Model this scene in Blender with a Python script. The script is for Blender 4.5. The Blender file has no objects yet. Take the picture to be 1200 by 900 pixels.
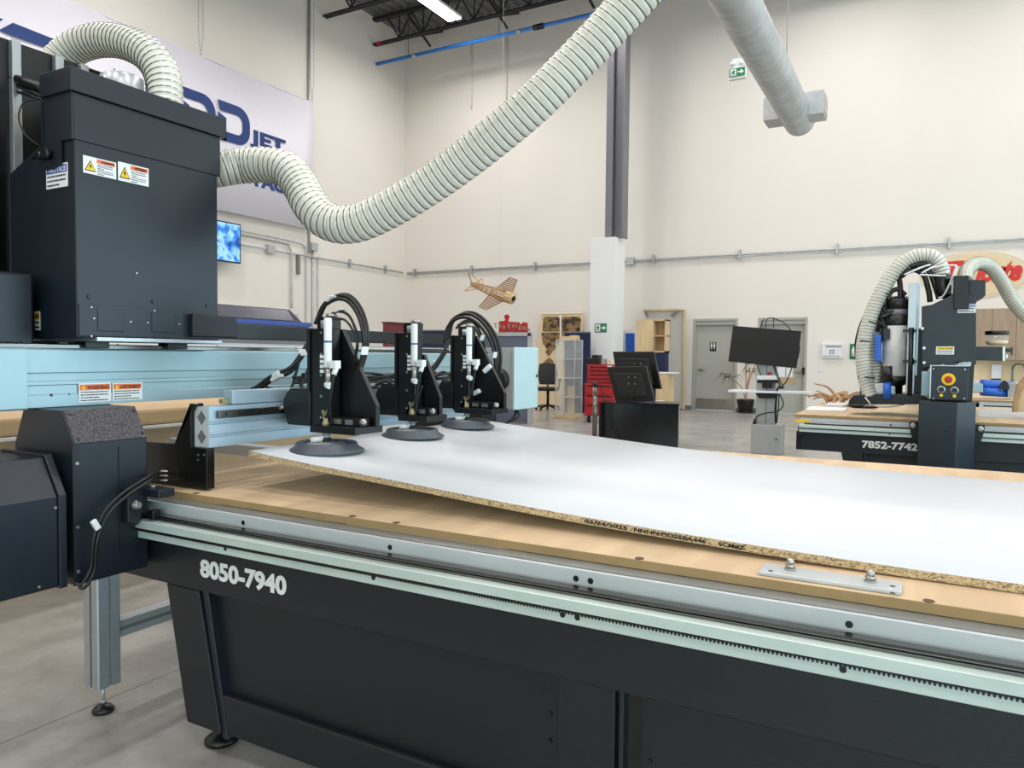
import bpy, bmesh, math, random
from mathutils import Vector as V, Matrix
random.seed(7)
S = bpy.context.scene
COL = S.collection
PI = math.pi

# ---------------------------------------------------------------- camera
EYE = V((0, 0, 1.35)); FPX = 872.0
yaw, pit, rol = [math.radians(a) for a in (29.0, 2.22, 0.55)]
FW = V((-math.sin(yaw) * math.cos(pit), math.cos(yaw) * math.cos(pit), -math.sin(pit)))
R0 = V((math.cos(yaw), math.sin(yaw), 0)); U0 = R0.cross(FW)
RT = R0 * math.cos(rol) + U0 * math.sin(rol); UP = U0 * math.cos(rol) - R0 * math.sin(rol)
cd = bpy.data.cameras.new('camera'); cam = bpy.data.objects.new('camera', cd); COL.objects.link(cam)
cd.sensor_width = 36; cd.lens = FPX / 1200 * 36; cd.clip_start = 0.05; cd.clip_end = 200
m = Matrix((RT, UP, -FW)).transposed().to_4x4(); m.translation = EYE
cam.matrix_world = m; S.camera = cam

def ray(x, y): return FW + RT * ((x - 600) / FPX) - UP * ((y - 450) / FPX)
def onp(x, y, ax, v):
    d = ray(x, y); t = (v - EYE[ax]) / d[ax]; return EYE + d * t
def PX(x, y, v): return onp(x, y, 0, v)      # real point seen at a pixel, on the plane X = v
def PY(x, y, v): return onp(x, y, 1, v)
def PZ(x, y, v): return onp(x, y, 2, v)
def PD(x, y, v): return EYE + ray(x, y) * v  # at a depth

# ---------------------------------------------------------------- materials
def lin(c):
    c = c / 255.0
    return c / 12.92 if c <= 0.04045 else ((c + 0.055) / 1.055) ** 2.4
def rgb(*c): return (lin(c[0]), lin(c[1]), lin(c[2]), 1)
def M(name, col, rough=0.5, metal=0.0, var=0.06, scale=8.0, bump=0.0, bscale=None, emit=0, spec=None, coat=0, trans=0, alpha=1, stretch=None, sheen=0):
    mt = bpy.data.materials.new(name); mt.use_nodes = True
    nt = mt.node_tree; b = nt.nodes['Principled BSDF']
    c = rgb(*col)
    tc = nt.nodes.new('ShaderNodeTexCoord'); mp = nt.nodes.new('ShaderNodeMapping')
    nt.links.new(tc.outputs['Object'], mp.inputs['Vector'])
    if stretch: mp.inputs['Scale'].default_value = stretch
    nz = nt.nodes.new('ShaderNodeTexNoise'); nz.inputs['Scale'].default_value = scale; nz.inputs['Detail'].default_value = 5
    nt.links.new(mp.outputs['Vector'], nz.inputs['Vector'])
    rp = nt.nodes.new('ShaderNodeValToRGB')
    rp.color_ramp.elements[0].position = 0.3; rp.color_ramp.elements[1].position = 0.7
    rp.color_ramp.elements[0].color = tuple(max(0, k * (1 - var)) for k in c[:3]) + (1,)
    rp.color_ramp.elements[1].color = tuple(min(1, k * (1 + var)) for k in c[:3]) + (1,)
    nt.links.new(nz.outputs['Fac'], rp.inputs['Fac']); nt.links.new(rp.outputs['Color'], b.inputs['Base Color'])
    b.inputs['Roughness'].default_value = rough; b.inputs['Metallic'].default_value = metal
    if spec is not None: b.inputs['Specular IOR Level'].default_value = spec
    if coat: b.inputs['Coat Weight'].default_value = coat; b.inputs['Coat Roughness'].default_value = 0.15
    if trans: b.inputs['Transmission Weight'].default_value = trans
    if alpha < 1: b.inputs['Alpha'].default_value = alpha
    if emit:
        nt.links.new(rp.outputs['Color'], b.inputs['Emission Color']); b.inputs['Emission Strength'].default_value = emit
    if bump:
        n2 = nt.nodes.new('ShaderNodeTexNoise'); n2.inputs['Scale'].default_value = bscale or scale * 4; n2.inputs['Detail'].default_value = 3
        nt.links.new(mp.outputs['Vector'], n2.inputs['Vector'])
        bp = nt.nodes.new('ShaderNodeBump'); bp.inputs['Strength'].default_value = bump; bp.inputs['Distance'].default_value = 0.01
        nt.links.new(n2.outputs['Fac'], bp.inputs['Height']); nt.links.new(bp.outputs['Normal'], b.inputs['Normal'])
    mt['_n'] = name
    return mt

WALL = M('cream_wall_paint', (228, 222, 214), 0.75, var=0.015, scale=0.6, bump=0.03, bscale=60)
PILLARW = M('white_paint', (232, 232, 232), 0.6, var=0.01)
STEELGREY = M('grey_column_steel', (118, 118, 124), 0.45, 0.2, var=0.08, scale=3)
DARKSTEEL = M('black_roof_steel', (40, 40, 42), 0.6, 0.2)
DECK = M('grey_roof_deck', (112, 112, 114), 0.55, 0.2, var=0.1, scale=2)
PAINT = M('charcoal_machine_paint', (17, 25, 36), 0.38, var=0.08, scale=3, bump=0.04, bscale=220)
PAINT2 = M('dark_frame_paint', (13, 17, 25), 0.45, var=0.06, scale=3, bump=0.05, bscale=260)
TEX = M('wrinkle_paint_glints', (74, 69, 74), 0.35, var=0.9, scale=150, bump=0.6, bscale=240)  # light flecks in the colour imitate glints off the wrinkle finish
BLACK = M('black_anodised', (6, 6, 7), 0.35, var=0.1)
RUBBER = M('black_rubber', (9, 9, 10), 0.4, var=0.1, scale=30)
CUP = M('grey_rubber', (70, 76, 84), 0.45, var=0.08, scale=20)
BEAM = M('daylight_blue_aluminium', (156, 182, 190), 0.4, 0.35, var=0.03, scale=4)  # aluminium with the cyan of the side daylight mixed into its base colour
EXTR = M('blue_tint_aluminium', (172, 192, 206), 0.36, 0.45, var=0.04, scale=5)
ALU = M('aluminium', (176, 180, 184), 0.34, 0.75, var=0.05, scale=6, stretch=(1, 6, 6))
MINT = M('zinc_rail', (190, 204, 199), 0.42, 0.25, var=0.06, scale=5, stretch=(1, 5, 5))
CHROME = M('polished_steel', (112, 110, 108), 0.2, 1.0, var=0.05)
GALV = M('galvanised_steel', (184, 188, 190), 0.4, 0.45, var=0.12, scale=5)
WHITEPL = M('white_plastic', (222, 226, 228), 0.4, var=0.02)
ENDALU = M('sawn_aluminium', (196, 200, 202), 0.45, 0.1)
LEDGE = M('rail_ledge_steel', (150, 154, 155), 0.3, 0.6)
MOTORG = M('pale_grey_motor', (204, 204, 202), 0.4)
GREYPL = M('light_grey_cabinet', (158, 160, 160), 0.45, var=0.02)
PALEBLUE = M('pale_blue_daylight_tint', (186, 214, 220), 0.35, var=0.02)
MDF = M('mdf_board', (188, 164, 130), 0.7, var=0.07, scale=3, stretch=(0.7, 3, 3))
MDFEDGE = M('mdf_edge', (160, 132, 92), 0.75, var=0.08, scale=12)
KRAFT = M('kraft_board', (186, 158, 120), 0.7, var=0.05, scale=2)
MELA = M('white_melamine', (206, 208, 213), 0.42, var=0.015, scale=3)
WOOD = M('pale_plywood', (208, 182, 142), 0.6, var=0.14, scale=3, stretch=(4, 4, 0.6))
WOODK = M('grey_brown_laminate', (160, 138, 116), 0.55, var=0.12, scale=4, stretch=(5, 5, 0.5))
BALSA = M('balsa', (190, 152, 104), 0.7, var=0.12, scale=10)
RED = M('red_enamel', (168, 26, 32), 0.4, var=0.08)
NAVY = M('navy_fabric', (26, 34, 70), 0.85, var=0.1, scale=30)
SLATE = M('slate_panel', (92, 98, 116), 0.7, var=0.05)
BANNERM = M('white_vinyl_banner', (232, 228, 238), 0.6, var=0.01)
BLUE = M('blue_print', (16, 54, 118), 0.6, var=0.04)
BLUEPIPE = M('blue_pipe_paint', (44, 124, 210), 0.35, var=0.04)
BRIGHTBLUE = M('bright_blue', (30, 96, 196), 0.4, var=0.05)
BLACKINK = M('black_ink', (18, 18, 18), 0.7)
WHITEINK = M('white_letters', (232, 232, 230), 0.55, var=0.01)
YELLOW = M('yellow_print', (240, 200, 20), 0.5)
ORANGE = M('orange_print', (222, 110, 56), 0.5)
LABEL = M('label_white', (226, 228, 230), 0.5, var=0.02)
LBLUE = M('label_blue', (60, 84, 160), 0.5)
GREEN = M('exit_green', (14, 118, 74), 0.5)
GREENLIT = M('lit_exit_green', (14, 128, 84), 0.5, emit=0.35)
DOORM = M('grey_green_door', (168, 168, 160), 0.5, var=0.02)
STAINLESS = M('brushed_stainless', (176, 172, 166), 0.3, 0.9, var=0.08, scale=5, stretch=(8, 8, 0.6))
BASEB = M('grey_vinyl_base', (120, 118, 114), 0.6)
SCREEN = M('dark_screen', (24, 23, 26), 0.3, var=0.04)
GLASSC = M('clear_acrylic', (235, 240, 240), 0.05, alpha=0.14, var=0.01)
HOODGLASS = M('smoked_hood', (86, 84, 96), 0.2, alpha=0.85)
LEAF = M('dry_green_leaf', (86, 92, 62), 0.7, var=0.2)
TERR = M('dried_root', (178, 144, 108), 0.8, var=0.2, scale=20)
PAPER = M('white_paper', (232, 232, 232), 0.7, var=0.01)
SILL = M('ledge_grey', (206, 206, 204), 0.5)
BRASS = M('brass', (160, 148, 112), 0.4, 0.5)
HOSE = M('milky_hose_film', (208, 207, 196), 0.28, var=0.05, scale=5, sheen=0)
WIRE = M('hose_wire', (92, 88, 80), 0.5)
HOSECLAMP = M('clear_clamp', (196, 200, 196), 0.2, 0.2)
LAMP = M('lamp_diffuser', (255, 250, 242), 0.4, emit=9.0, var=0.0)
GOLD = M('oval_tan', (222, 200, 160), 0.6, var=0.04)
REDINK = M('red_ink', (206, 44, 40), 0.55)

# chipboard edge: flakes
def chip_mat():
    mt = M('chipboard_edge', (176, 146, 100), 0.85)
    nt = mt.node_tree; b = nt.nodes['Principled BSDF']
    vo = nt.nodes.new('ShaderNodeTexVoronoi'); vo.inputs['Scale'].default_value = 420
    tc = nt.nodes.new('ShaderNodeTexCoord'); mp = nt.nodes.new('ShaderNodeMapping'); mp.inputs['Scale'].default_value = (0.6, 0.6, 1.2)
    nt.links.new(tc.outputs['Object'], mp.inputs[0]); nt.links.new(mp.outputs[0], vo.inputs['Vector'])
    rp = nt.nodes.new('ShaderNodeValToRGB')
    e = rp.color_ramp.elements; e[0].color = rgb(112, 90, 62); e[1].color = rgb(204, 182, 144); e[0].position = 0.05; e[1].position = 0.6
    sx = nt.nodes.new('ShaderNodeSeparateColor'); nt.links.new(vo.outputs['Color'], sx.inputs[0])
    nt.links.new(sx.outputs[0], rp.inputs[0]); nt.links.new(rp.outputs[0], b.inputs['Base Color'])
    return mt
CHIP = chip_mat()
PLATE = M('blue_grey_rail_plate', (188, 193, 195), 0.45, 0.1, var=0.06, scale=5, stretch=(1, 5, 5))

def floor_mat():
    mt = M('polished_concrete', (168, 166, 162), 0.24, var=0.1, scale=1.2, bump=0.02, bscale=40)
    nt = mt.node_tree; b = nt.nodes['Principled BSDF']
    base = b.inputs['Base Color'].links[0].from_socket
    tc = nt.nodes.new('ShaderNodeTexCoord')
    # fine stains
    n = nt.nodes.new('ShaderNodeTexNoise'); n.inputs['Scale'].default_value = 3.2; n.inputs['Detail'].default_value = 9; n.inputs['Roughness'].default_value = 0.7
    nt.links.new(tc.outputs['Object'], n.inputs['Vector'])
    rp = nt.nodes.new('ShaderNodeValToRGB'); rp.color_ramp.elements[0].position = 0.35; rp.color_ramp.elements[1].position = 0.75
    rp.color_ramp.elements[0].color = (0.72, 0.71, 0.7, 1); rp.color_ramp.elements[1].color = (1.1, 1.1, 1.1, 1)
    nt.links.new(n.outputs['Fac'], rp.inputs[0])
    mx = nt.nodes.new('ShaderNodeMix'); mx.data_type = 'RGBA'; mx.blend_type = 'MULTIPLY'; mx.inputs[0].default_value = 1
    nt.links.new(base, mx.inputs[6]); nt.links.new(rp.outputs[0], mx.inputs[7])
    # saw-cut joints
    bk = nt.nodes.new('ShaderNodeTexBrick'); bk.offset = 0; bk.inputs['Scale'].default_value = 1; bk.inputs['Mortar Size'].default_value = 0.003
    bk.inputs['Brick Width'].default_value = 2.4; bk.inputs['Row Height'].default_value = 2.4
    bk.inputs['Color1'].default_value = (1, 1, 1, 1); bk.inputs['Color2'].default_value = (1, 1, 1, 1); bk.inputs['Mortar'].default_value = (0.35, 0.34, 0.33, 1)
    mp = nt.nodes.new('ShaderNodeMapping'); mp.inputs['Location'].default_value = (2.2, 0.72, 0)
    nt.links.new(tc.outputs['Object'], mp.inputs[0]); nt.links.new(mp.outputs[0], bk.inputs['Vector'])
    m2 = nt.nodes.new('ShaderNodeMix'); m2.data_type = 'RGBA'; m2.blend_type = 'MULTIPLY'; m2.inputs[0].default_value = 1
    nt.links.new(mx.outputs[2], m2.inputs[6]); nt.links.new(bk.outputs['Color'], m2.inputs[7])
    nt.links.new(m2.outputs[2], b.inputs['Base Color'])
    return mt
FLOOR = floor_mat()

def spoil_mat():
    mt = M('scored_mdf_spoilboard', (200, 174, 140), 0.65, var=0.05, scale=2)
    nt = mt.node_tree; b = nt.nodes['Principled BSDF']
    base = b.inputs['Base Color'].links[0].from_socket
    tc = nt.nodes.new('ShaderNodeTexCoord'); mp = nt.nodes.new('ShaderNodeMapping'); mp.inputs['Scale'].default_value = (6, 0.9, 1)
    mp.inputs['Rotation'].default_value = (0, 0, 0.12)
    nt.links.new(tc.outputs['Object'], mp.inputs[0])
    n = nt.nodes.new('ShaderNodeTexNoise'); n.inputs['Scale'].default_value = 1.6; n.inputs['Detail'].default_value = 6
    nt.links.new(mp.outputs[0], n.inputs['Vector'])
    rp = nt.nodes.new('ShaderNodeValToRGB'); rp.color_ramp.elements[0].position = 0.42; rp.color_ramp.elements[1].position = 0.62
    rp.color_ramp.elements[0].color = (0.72, 0.68, 0.64, 1); rp.color_ramp.elements[1].color = (1.08, 1.06, 1.05, 1)
    nt.links.new(n.outputs['Fac'], rp.inputs[0])
    mx = nt.nodes.new('ShaderNodeMix'); mx.data_type = 'RGBA'; mx.blend_type = 'MULTIPLY'; mx.inputs[0].default_value = 0.5
    nt.links.new(base, mx.inputs[6]); nt.links.new(rp.outputs[0], mx.inputs[7]); nt.links.new(mx.outputs[2], b.inputs['Base Color'])
    return mt
SPOIL = spoil_mat()

def poster_mat(name, cols, scale):
    mt = M(name, (200, 180, 140), 0.6)
    nt = mt.node_tree; b = nt.nodes['Principled BSDF']
    tc = nt.nodes.new('ShaderNodeTexCoord')
    n = nt.nodes.new('ShaderNodeTexNoise'); n.inputs['Scale'].default_value = scale; n.inputs['Detail'].default_value = 4
    nt.links.new(tc.outputs['Object'], n.inputs['Vector'])
    rp = nt.nodes.new('ShaderNodeValToRGB'); e = rp.color_ramp.elements
    e[0].position = 0.3; e[0].color = rgb(*cols[0]); e[1].position = 0.7; e[1].color = rgb(*cols[-1])
    for i, c in enumerate(cols[1:-1]):
        k = e.new(0.3 + 0.4 * (i + 1) / (len(cols) - 1)); k.color = rgb(*c)
    nt.links.new(n.outputs['Fac'], rp.inputs[0]); nt.links.new(rp.outputs[0], b.inputs['Base Color'])
    return mt, b, nt, rp
POSTER = poster_mat('dark_collage_print', [(22, 16, 14), (60, 44, 30), (150, 120, 70), (40, 28, 22)], 7)[0]
_t = poster_mat('blue_ocean_screen', [(10, 40, 110), (40, 120, 210), (150, 200, 240), (30, 90, 190)], 4)
SEA = _t[0]; _t[2].links.new(_t[3].outputs[0], _t[1].inputs['Emission Color']); _t[1].inputs['Emission Strength'].default_value = 0.6

# ---------------------------------------------------------------- geometry helpers
class MB:
    def __init__(s): s.bm = bmesh.new()
    def face(s, pts, smooth=False):
        f = s.bm.faces.new([s.bm.verts.new(p) for p in pts]); f.smooth = smooth; return s
    def box(s, x0, x1, y0, y1, z0, z1):
        p = [(x, y, z) for z in (z0, z1) for y in (y0, y1) for x in (x0, x1)]
        v = [s.bm.verts.new(q) for q in p]
        for f in ((0, 2, 3, 1), (4, 5, 7, 6), (0, 1, 5, 4), (2, 6, 7, 3), (0, 4, 6, 2), (1, 3, 7, 5)):
            s.bm.faces.new([v[i] for i in f])
        return s
    def obox(s, c, size, rot=None):
        M_ = Matrix.Translation(V(c)) @ (rot.to_4x4() if rot else Matrix.Identity(4))
        n0 = len(s.bm.verts)
        s.box(-size[0] / 2, size[0] / 2, -size[1] / 2, size[1] / 2, -size[2] / 2, size[2] / 2)
        s.bm.verts.ensure_lookup_table()
        for v in s.bm.verts[n0:]: v.co = M_ @ v.co
        return s
    def bar(s, a, b, w, h=None, up=(0, 0, 1)):
        a, b = V(a), V(b); d = b - a; L = d.length; d.normalize()
        u = V(up); x = d.cross(u)
        if x.length < 1e-4: x = d.cross(V((1, 0, 0)))
        x.normalize(); z = x.cross(d)
        return s.obox((a + b) / 2, (w, L, h or w), Matrix((x, d, z)).transposed())
    def prism(s, pts, ext):
        e = V(ext); a = [s.bm.verts.new(V(p)) for p in pts]; b = [s.bm.verts.new(V(p) + e) for p in pts]
        s.bm.faces.new(a[::-1]); s.bm.faces.new(b); n = len(a)
        for i in range(n): s.bm.faces.new([a[i], a[(i + 1) % n], b[(i + 1) % n], b[i]])
        return s
    def tube(s, path, r, seg=12, caps=True, rf=None):
        path = [V(p) for p in path]; n = len(path); rings = []; nrm = None
        for i, p in enumerate(path):
            t = (path[min(i + 1, n - 1)] - path[max(i - 1, 0)]).normalized()
            if nrm is None:
                a = V((0, 0, 1)) if abs(t.z) < 0.9 else V((1, 0, 0)); nrm = (a - t * a.dot(t)).normalized()
            else:
                nrm = (nrm - t * nrm.dot(t)).normalized()
            bn = t.cross(nrm); rr = rf[i] if rf else r
            rings.append([s.bm.verts.new(p + (nrm * math.cos(k * 2 * PI / seg) + bn * math.sin(k * 2 * PI / seg)) * rr) for k in range(seg)])
        for A, B in zip(rings, rings[1:]):
            for k in range(seg):
                f = s.bm.faces.new([A[k], A[(k + 1) % seg], B[(k + 1) % seg], B[k]]); f.smooth = True
        if caps:
            s.bm.faces.new(rings[0][::-1]); s.bm.faces.new(rings[-1])
        return s
    def cyl(s, a, b, r, seg=20, r2=None):
        return s.tube([a, b], r, seg, True, [r, r if r2 is None else r2])
    def lathe(s, prof, o, axis=(0, 0, 1), seg=32):
        o = V(o); ax = V(axis).normalized(); a = V((1, 0, 0)) if abs(ax.x) < 0.9 else V((0, 1, 0))
        u = (a - ax * a.dot(ax)).normalized(); w = ax.cross(u); rings = []
        for r, h in prof:
            r = max(r, 1e-4)
            rings.append([s.bm.verts.new(o + ax * h + (u * math.cos(k * 2 * PI / seg) + w * math.sin(k * 2 * PI / seg)) * r) for k in range(seg)])
        for A, B in zip(rings, rings[1:]):
            for k in range(seg):
                f = s.bm.faces.new([A[k], A[(k + 1) % seg], B[(k + 1) % seg], B[k]]); f.smooth = True
        s.bm.faces.new(rings[0][::-1]); s.bm.faces.new(rings[-1])
        return s
    def ball(s, c, r, sc=(1, 1, 1)):
        M_ = Matrix.Translation(V(c)) @ Matrix.Diagonal((r * sc[0], r * sc[1], r * sc[2], 1))
        o = bmesh.ops.create_uvsphere(s.bm, u_segments=16, v_segments=10, radius=1, matrix=M_)
        for v in o['verts']:
            for f in v.link_faces: f.smooth = True
        return s

def base_of(parent):
    p = V((0, 0, 0)); o = parent
    while o: p += V(o['_loc']) if '_loc' in o else V((0, 0, 0)); o = o.parent
    return p
ROOTS = []
def obj(name, mb, mat, parent=None, bevel=0.0, label=None, normals=True):
    """link one mesh object; vertices given in world coordinates"""
    bm = mb.bm
    if normals: bmesh.ops.recalc_face_normals(bm, faces=bm.faces)
    if parent: off = base_of(parent)
    else:
        cs = [v.co for v in bm.verts]
        off = V(((min(c.x for c in cs) + max(c.x for c in cs)) / 2, (min(c.y for c in cs) + max(c.y for c in cs)) / 2, min(c.z for c in cs)))
    for v in bm.verts: v.co -= off
    me = bpy.data.meshes.new(name); bm.to_mesh(me); bm.free()
    for mm in (mat if isinstance(mat, (list, tuple)) else [mat]): me.materials.append(mm)
    o = bpy.data.objects.new(name, me); COL.objects.link(o)
    if parent: o.parent = parent
    else: o.location = off; o['_loc'] = tuple(off)
    if bevel:
        md = o.modifiers.new('bevel', 'BEVEL'); md.width = bevel; md.segments = 2; md.limit_method = 'ANGLE'; md.angle_limit = 0.6
    if label: o['label'] = label
    return o
def tag(o, label, cat, group=None, kind=None):
    o['label'] = label; o['category'] = cat
    if group: o['group'] = group
    if kind: o['kind'] = kind
    return o
def thing(name, label, cat, loc, group=None):
    o = bpy.data.objects.new(name, None); COL.objects.link(o); o.location = loc; o['_loc'] = tuple(loc)
    o.empty_display_size = 0.1
    return tag(o, label, cat, group)
def struct(name, mb, mat, label=None, cat=None, parent=None, bevel=0):
    o = obj(name, mb, mat, parent, bevel)
    if not parent:
        o['kind'] = 'structure'; o['label'] = label; o['category'] = cat
    return o
def text(name, body, size, mat, parent, org, xd, up, bold=0.0, ext=0.0006, align='LEFT', width=None, label=None, shear=0):
    c = bpy.data.curves.new(name, 'FONT'); c.body = body; c.size = size; c.align_x = align
    c.extrude = ext; c.offset = bold; c.resolution_u = 3; c.shear = shear
    t = bpy.data.objects.new('tmp', c); COL.objects.link(t)
    bpy.context.view_layer.update()
    me = bpy.data.meshes.new_from_object(t.evaluated_get(bpy.context.evaluated_depsgraph_get()))
    bpy.data.objects.remove(t); bpy.data.curves.remove(c)
    xs = [v.co.x for v in me.vertices]
    sx = 1
    if width: sx = width / (max(xs) - min(xs))
    xd = V(xd).normalized(); n = xd.cross(V(up)).normalized(); up = n.cross(xd)
    off = base_of(parent) if parent else V((0, 0, 0))
    x0 = min(xs) if align == 'LEFT' else 0
    for v in me.vertices: v.co = V(org) + xd * ((v.co.x - x0) * sx) + up * v.co.y + n * v.co.z - off
    me.materials.clear(); me.materials.append(mat); me.name = name
    o = bpy.data.objects.new(name, me); COL.objects.link(o)
    if parent: o.parent = parent
    if label: o['label'] = label
    return o
def smooth_path(pts, n=8):
    """Catmull-Rom through the points"""
    P = [V(p) for p in pts]; P = [P[0] * 2 - P[1]] + P + [P[-1] * 2 - P[-2]]; out = []
    for i in range(1, len(P) - 2):
        for k in range(n):
            t = k / n; a, b, c, d = P[i - 1], P[i], P[i + 1], P[i + 2]
            out.append(0.5 * ((2 * b) + (c - a) * t + (2 * a - 5 * b + 4 * c - d) * t * t + (3 * b - a - 3 * c + d) * t ** 3))
    out.append(P[-2]); return out
def resample(path, step):
    out = [path[0].copy()]; acc = 0.0
    for a, b in zip(path, path[1:]):
        L = (b - a).length; pos = step - acc
        while pos <= L: out.append(a + (b - a) * (pos / L)); pos += step
        acc = (acc + L) % step if L else acc
    return out
def hose(parent, pts, r, pitch, wire=0.0022, n=12, seg=28, sub=6, hname='hose_skin', mat=None):
    path = resample(smooth_path(pts, n), pitch / sub)
    rf = [r * (1 + 0.028 * math.cos(2 * PI * (i % sub) / sub)) for i in range(len(path))]
    sk = obj(hname, MB().tube(path, r, seg, True, rf), mat or HOSE, parent)
    # helical wire
    hp = []; nrm = None; N = len(path); per = 14
    fine = resample(path, pitch / per)
    for i, p in enumerate(fine):
        t = (fine[min(i + 1, len(fine) - 1)] - fine[max(i - 1, 0)]).normalized()
        if nrm is None: a = V((0, 0, 1)) if abs(t.z) < 0.9 else V((1, 0, 0)); nrm = (a - t * a.dot(t)).normalized()
        else: nrm = (nrm - t * nrm.dot(t)).normalized()
        b = t.cross(nrm); an = 2 * PI * i / per
        hp.append(p + (nrm * math.cos(an) + b * math.sin(an)) * r * 1.02)
    w = obj('spiral_wire', MB().tube(hp, wire, 4, False), WIRE, sk)
    return sk
def cable(parent, pts, r, mat=None, name='cable', seg=8, n=8, label=None):
    return obj(name, MB().tube(smooth_path(pts, n), r, seg), mat or RUBBER, parent, label=label)
# ================================================================ the hall
WX, EX, BY, FY, ZC = -14.38, 8.5, 18.9, -6.0, 11.2; ZW = ZC + .2
struct('floor', MB().box(WX - .2, EX + .2, FY - .2, BY + .4, -0.15, 0), FLOOR, 'pale polished concrete floor of the hall with saw-cut joints', 'floor')
w = MB()
DZ = 2.32
w.box(WX - .2, -5.2, BY, BY + .25, 0, ZW).box(-4.08, -3.6, BY, BY + .25, 0, ZW).box(-2.46, EX + .2, BY, BY + .25, 0, ZW)
w.box(-5.2, -4.08, BY, BY + .25, DZ, ZW).box(-3.6, -2.46, BY, BY + .25, DZ, ZW)
struct('wall_back', w, WALL, 'tall cream painted back wall with two doors', 'wall')
struct('wall_left', MB().box(WX - .25, WX, FY, BY, 0, ZW), WALL, 'tall cream painted wall on the left behind the banner', 'wall')
fx0, fx1 = -1.0, 7.0
struct('wall_front', MB().box(WX, fx0, FY - .25, FY, 0, ZW).box(fx1, EX, FY - .25, FY, 0, ZW).box(fx0, fx1, FY - .25, FY, 0, .3).box(fx0, fx1, FY - .25, FY, 3.6, ZW), WALL, 'cream wall with a glazed opening behind the viewer', 'wall')
wf = MB()
for i in range(6):
    x = fx0 + (fx1 - fx0) * i / 5
    wf.box(x - .03, x + .03, FY - .14, FY - .06, .3, 3.6)
for z in (.33, 1.4, 2.5, 3.57): wf.box(fx0, fx1, FY - .14, FY - .06, z - .03, z + .03)
struct('window_2', wf, ALU, 'aluminium glazing bars of the opening behind the viewer', 'window')
WY0, WY1, WZ0, WZ1 = -1.0, 14.0, 0.3, 4.2
w = MB(); w.box(EX, EX + .25, FY, WY0, 0, ZW).box(EX, EX + .25, WY1, BY, 0, ZW).box(EX, EX + .25, WY0, WY1, 0, WZ0).box(EX, EX + .25, WY0, WY1, WZ1, ZW)
struct('wall_right', w, WALL, 'cream wall with a wide glazed opening, right of the view', 'wall')
wf = MB()
for i in range(7):
    y = WY0 + (WY1 - WY0) * i / 6
    wf.box(EX + .06, EX + .14, y - .035, y + .035, WZ0, WZ1)
for i in range(5):
    z = WZ0 + (WZ1 - WZ0) * i / 4
    wf.box(EX + .06, EX + .14, WY0, WY1, z - .035, z + .035)
struct('window_1', wf, ALU, 'aluminium glazing bars of the wide daylight opening', 'window')
# roof deck with ribs running front to back
d = MB(); x = WX
pts = []
while x < EX:
    pts += [(x, ZC), (x + .10, ZC), (x + .14, ZC + .07), (x + .26, ZC + .07)]; x += .30
pts.append((EX, ZC))
for a, b in zip(pts, pts[1:]): d.face([(a[0], FY, a[1]), (b[0], FY, b[1]), (b[0], BY, b[1]), (a[0], BY, a[1])])
struct('ceiling', d, DECK, 'dark ribbed steel roof deck', 'ceiling')
# open web joists
def joist(y, label):
    t = thing('roof_joist', label, 'joist', (-3, y, 10.4), 'open web joists under the roof deck')
    x0, x1 = WX + .02, EX - .02
    obj('bottom_chord', MB().box(x0, x1, y - .07, y - .02, 10.36, 10.42).box(x0, x1, y + .02, y + .07, 10.36, 10.42), DARKSTEEL, t)
    obj('top_chord', MB().box(x0, x1, y - .08, y + .08, 11.06, 11.15), DARKSTEEL, t)
    wb = MB(); n = 26; dx = (x1 - x0 - 1.0) / n
    for i in range(n):
        a = x0 + .5 + i * dx
        wb.bar((a, y, 11.08), (a + dx / 2, y, 10.4), .035).bar((a + dx / 2, y, 10.4), (a + dx, y, 11.08), .035)
        wb.bar((a + dx / 2, y, 10.4), (a + dx / 2, y, 11.08), .03)
    obj('web', wb, DARKSTEEL, t)
    return t
joist(13.27, 'dark steel roof joist nearest the viewer, crossing above the light fixture')
joist(15.33, 'dark steel roof joist over the near end of the light fixture')
joist(17.39, 'dark steel roof joist closest to the back wall')
br = MB()
for i in range(8):
    x = -13.2 + i * 2.6
    br.bar((x, 17.45, 10.4), (x + .25, 18.85, 11.05), .05).bar((x, 17.45, 11.05), (x + .2, 18.3, 10.42), .05)
tag(obj('bridging_brace', br, DARKSTEEL), 'short dark angle braces between last joist and back wall', 'brace', kind='stuff')
t = thing('high_bay_light', 'bright white linear light fixture hung below the roof deck', 'ceiling light', (-11.1, 16.05, 10.2))
obj('housing', MB().box(-11.33, -10.9, 15.1, 16.76, 10.2, 10.27), WHITEPL, t, .005)
obj('diffuser', MB().box(-11.31, -11.14, 15.12, 16.74, 10.18, 10.2).box(-11.09, -10.92, 15.12, 16.74, 10.18, 10.2), LAMP, t)
obj('hanger', MB().cyl((-11.1, 15.3, 10.27), (-11.1, 15.3, 11.2), .008, 6).cyl((-11.1, 16.6, 10.27), (-11.1, 16.6, 11.2), .008, 6), DARKSTEEL, t)
t = thing('sprinkler_pipe', 'bright blue overhead pipe along the back wall below the joists', 'pipe', (-8, 17.5, 9.87))
obj('pipe_run', MB().cyl((-14.36, 17.5, 9.88), (EX - .05, 17.5, 9.88), .05, 12), BLUEPIPE, t)
for x in (-13.0, -9.6): obj('pipe_coupling', MB().cyl((x - .06, 17.5, 9.88), (x + .06, 17.5, 9.88), .062, 12), ALU, t)
p = PY(631, 33, 17.5); obj('pipe_sleeve', MB().cyl((p.x - .14, 17.5, 9.88), (p.x + .14, 17.5, 9.88), .075, 12), BLACK, t)
hg = MB()
for x in (-13.2, -10.2, -7.2): hg.cyl((x, 17.5, 9.9), (x, 17.5, 11.2), .008, 6)
obj('pipe_hanger', hg, DARKSTEEL, t)
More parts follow.
